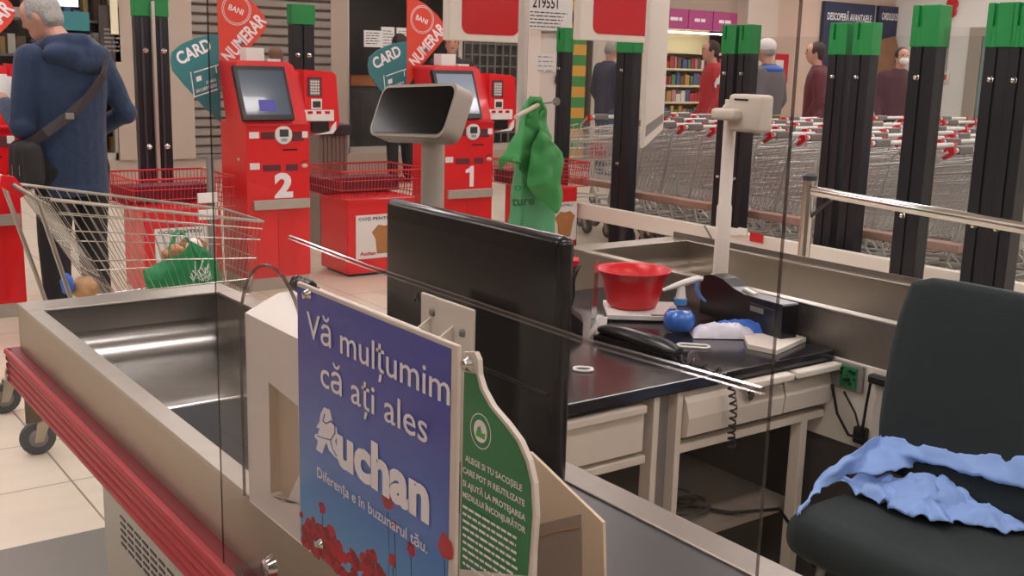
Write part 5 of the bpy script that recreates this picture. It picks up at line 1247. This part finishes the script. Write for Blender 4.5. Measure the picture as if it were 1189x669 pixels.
# main man
ml = Vector((1.445, 5.72, 0)); hd_ = math.radians(20)
man, T, hv, jo = human('person', ml, hd_, 'grey-haired man in a navy hooded knit jacket with black shoulder bag holding papers', dict(
    el=(-.245,.03,1.10), wl=(-.16,.30,1.20), er=(.31,-.03,1.16), wr=(.20,.18,1.03), head=(-.045,.085,.135), hem=.77),
    (M['jacket'], M['trousers'], M['hair_grey']), voxel=.010, head_yaw=math.radians(28), head_pitch=math.radians(22), lean=.02, scale=.985)
# hood, strap, bag
hb = MB()
hb.ball((-.055,-.085,1.455), (.125,.075,.062), 16); hb.ball((.06,-.09,1.455), (.125,.075,.065), 16); hb.ball((.03,-.115,1.415), (.12,.055,.055), 16); hb.ball((.11,-.10,1.40), (.05,.045,.045), 12)
hb.limb([(-.12,.05,1.47), (-.105,-.03,1.50), (-.05,-.09,1.515), (.03,-.10,1.515), (.095,-.05,1.50), (.11,.04,1.475)], [.040,.045,.045,.045,.045,.038])
hb.limb([(-.12,.05,1.46),(-.06,.115,1.44),(.03,.12,1.43)], [.035,.035,.03])
hb.xf(T); hb.build('hood', M['jacket'], jo, smooth='full', mods=blobmods(.010, 6))
hm = MB(); hm.loft([((0,0,.755),.183,.135),((0,0,.76),.188,.140),((0,0,.81),.190,.142),((0,0,.815),.184,.136)]); hm.xf(T); hm.build('hem_band', M['jacket'], jo, smooth='full')
def pl_(pts): return [T @ Vector(p) for p in pts]
bgt = thing('shoulder_bag', T @ Vector((-.20,-.10,.95)), 'small black shoulder bag with zips hanging at the left hip of the man', 'bag')
b = MB()
b.limb([(-.255,-.06,.99),(-.255,-.065,.86)], [.05,.055]); b.limb([(-.25,.06,.99),(-.25,.06,.85)], [.05,.055]); b.limb([(-.255,0,.99),(-.255,0,.85)], [.055,.058]); b.xf(T); b.build('body', M['bagblack'], bgt, smooth='full', mods=blobmods(.010, 8))
st = MB(); path = [(-.26,-.05,1.02),(-.225,-.13,1.08),(-.12,-.168,1.16),(-.01,-.178,1.25),(.08,-.172,1.35),(.13,-.13,1.44),(.145,-.04,1.49),(.13,.05,1.46),(.06,.13,1.36)]
pw = [T @ Vector(p) for p in path]; 
rw_ = []
for i, p in enumerate(pw):
    tn = (pw[min(i+1,len(pw)-1)]-pw[max(i-1,0)]).normalized(); out = (p-(T @ Vector((0,0,path[i][2])))); out.z *= .2; out.normalize(); sd = tn.cross(out).normalized(); rw_.append([p-sd*.024, p+sd*.024, p+sd*.024+out*.004, p-sd*.024+out*.004, p-sd*.024])
st.grid(rw_); st.build('strap', M['strap'], bgt)
c = T @ Vector((-.12,-.172,1.16)); MB().rbox(c.x-.02, c.x+.02, c.y-.012, c.y+.0, c.z-.015, c.z+.015, .003).build('buckle', M['grey'], bgt)
for dy in (-.03,.03): c = T @ Vector((-.31,dy,.92)); MB().tube([c, c+Vector((0,0,-.05))], .003, 6).build('zip', M['chrome'], bgt)
# papers
pc = T @ Vector((-.15,.36,1.24)); t = thing('paper_sheets', pc, 'white paper sheets held in the left hand of the man', 'papers')
for k, (rz, dx) in enumerate(((0,0),(.18,.015),(-.15,-.02))):
    Mx = Matrix.Translation(pc+Vector((dx-.02,.004*k,0))) @ Matrix.Rotation(hd_*.3, 4, 'Z') @ Matrix.Rotation(rz, 4, 'Y') @ Matrix.Rotation(-.35, 4, 'X')
    mb = MB(); mb.grid([[Vector((u*.14-.07, .006*math.sin(u*3+v*2), v*.18-.07)) for u in (0,.25,.5,.75,1)] for v in (0,.33,.66,1)]); mb.xf(Mx); mb.build('sheet', M['paper'], t, smooth='full')
# background people
def band(T, nm, m, parts):
    mb = MB()
    for c, r in parts: mb.ball(c, r, 12)
    mb.xf(T[1]); mb.build(nm, m, T[0], smooth='full')
def bgp(px, D, heading, label, mats, **k):
    d = ray(px, 90); d.z = 0; p = d*D; return human('person', (p.x, p.y, 0), heading, label, None, mats, voxel=.022, **k)
bgp(706, 13.6, math.radians(-95), 'man in a dark grey jacket and jeans standing behind the trolleys by the white wall', (M['jacket_dark'], M['jeans'], M['hair_grey']), head_pitch=.4, scale=1.0)
pr = bgp(828, 12.3, math.radians(60), 'person in a red, white and black sports jacket by the lit shelves', (mat('red_sport', 'b02a34', .7), M['trousers'], M['hair_dark']))
pc_ = bgp(892, 11.2, math.radians(10), 'man in a grey coat with blue collar and white cap behind the cream display', (mat('grey_coat', '6a6468', .8), M['trousers'], M['hair_grey']), cap=mat('white_cap', 'e6e2e0', .7))
bgp(950, 11.8, math.radians(40), 'dark-haired person in a dark red jacket seen from behind', (M['maroon'], M['trousers'], M['hair_dark']))
pm = bgp(1043, 13.2, math.radians(150), 'person wearing a white face mask and dark plum jacket beyond the trolleys', (mat('plum_jacket', '4c2a34', .8), M['trousers'], M['hair_dark']), mask=True)
band(pc_, 'blue_collar', M['blue_print'], [((0,-.02,1.46), (.17,.12,.05))]); band(pc_, 'hem_stripe', mat('lime_stripe', 'b8b83a', .6), [((0,0,1.0), (.205,.16,.018))])
band(pr, 'white_sleeve_stripe', M['paper'], [((-.235,-.02,1.30), (.05,.07,.13)), ((.235,-.02,1.30), (.05,.07,.13))])
def bgp2(px, Y, heading, label, mats, **k):
    p = aty(px, 90, Y); return human('person', (p.x, Y, 0), heading, label, None, mats, voxel=.022, **k)
bgp2(466, 11.4, math.radians(10), 'person in a black coat standing at the shop window behind kiosk one', (mat('black_coat', '221e22', .8), M['trousers'], M['hair_dark']), hair='long')
bgp2(524, 10.6, math.radians(150), 'person with reddish hair half hidden behind the cash sign of kiosk one', (mat('dark_coat', '2a2226', .8), M['trousers'], mat('red_hair', '7a3a22', .7)))
bgp2(322, 10.2, math.radians(0), 'brown-haired person behind kiosk two, only the top of the head showing', (mat('grey_pullover', '6a625e', .8), M['trousers'], mat('brown_hair', '6a4c3a', .7)), scale=.88)
# ================================================================== LIGHT, CAMERA
w = bpy.data.worlds.new('World'); bpy.context.scene.world = w; w.use_nodes = True
w.node_tree.nodes['Background'].inputs[0].default_value = (.95, .88, .80, 1); w.node_tree.nodes['Background'].inputs[1].default_value = .3
cam = bpy.data.cameras.new('Camera'); co = bpy.data.objects.new('Camera', cam); C.objects.link(co)
co.matrix_world = Matrix.Translation((0,0,H)) @ RM.to_4x4()
cam.sensor_fit = 'HORIZONTAL'; cam.sensor_width = 36; cam.lens = 36*F/1189; cam.clip_start = .02; cam.clip_end = 100
sc = bpy.context.scene; sc.camera = co
sc.view_settings.view_transform = 'Standard'; sc.view_settings.look = 'None'; sc.view_settings.exposure = 1.4; sc.view_settings.gamma = 1.0; sc.view_settings.use_curve_mapping = False
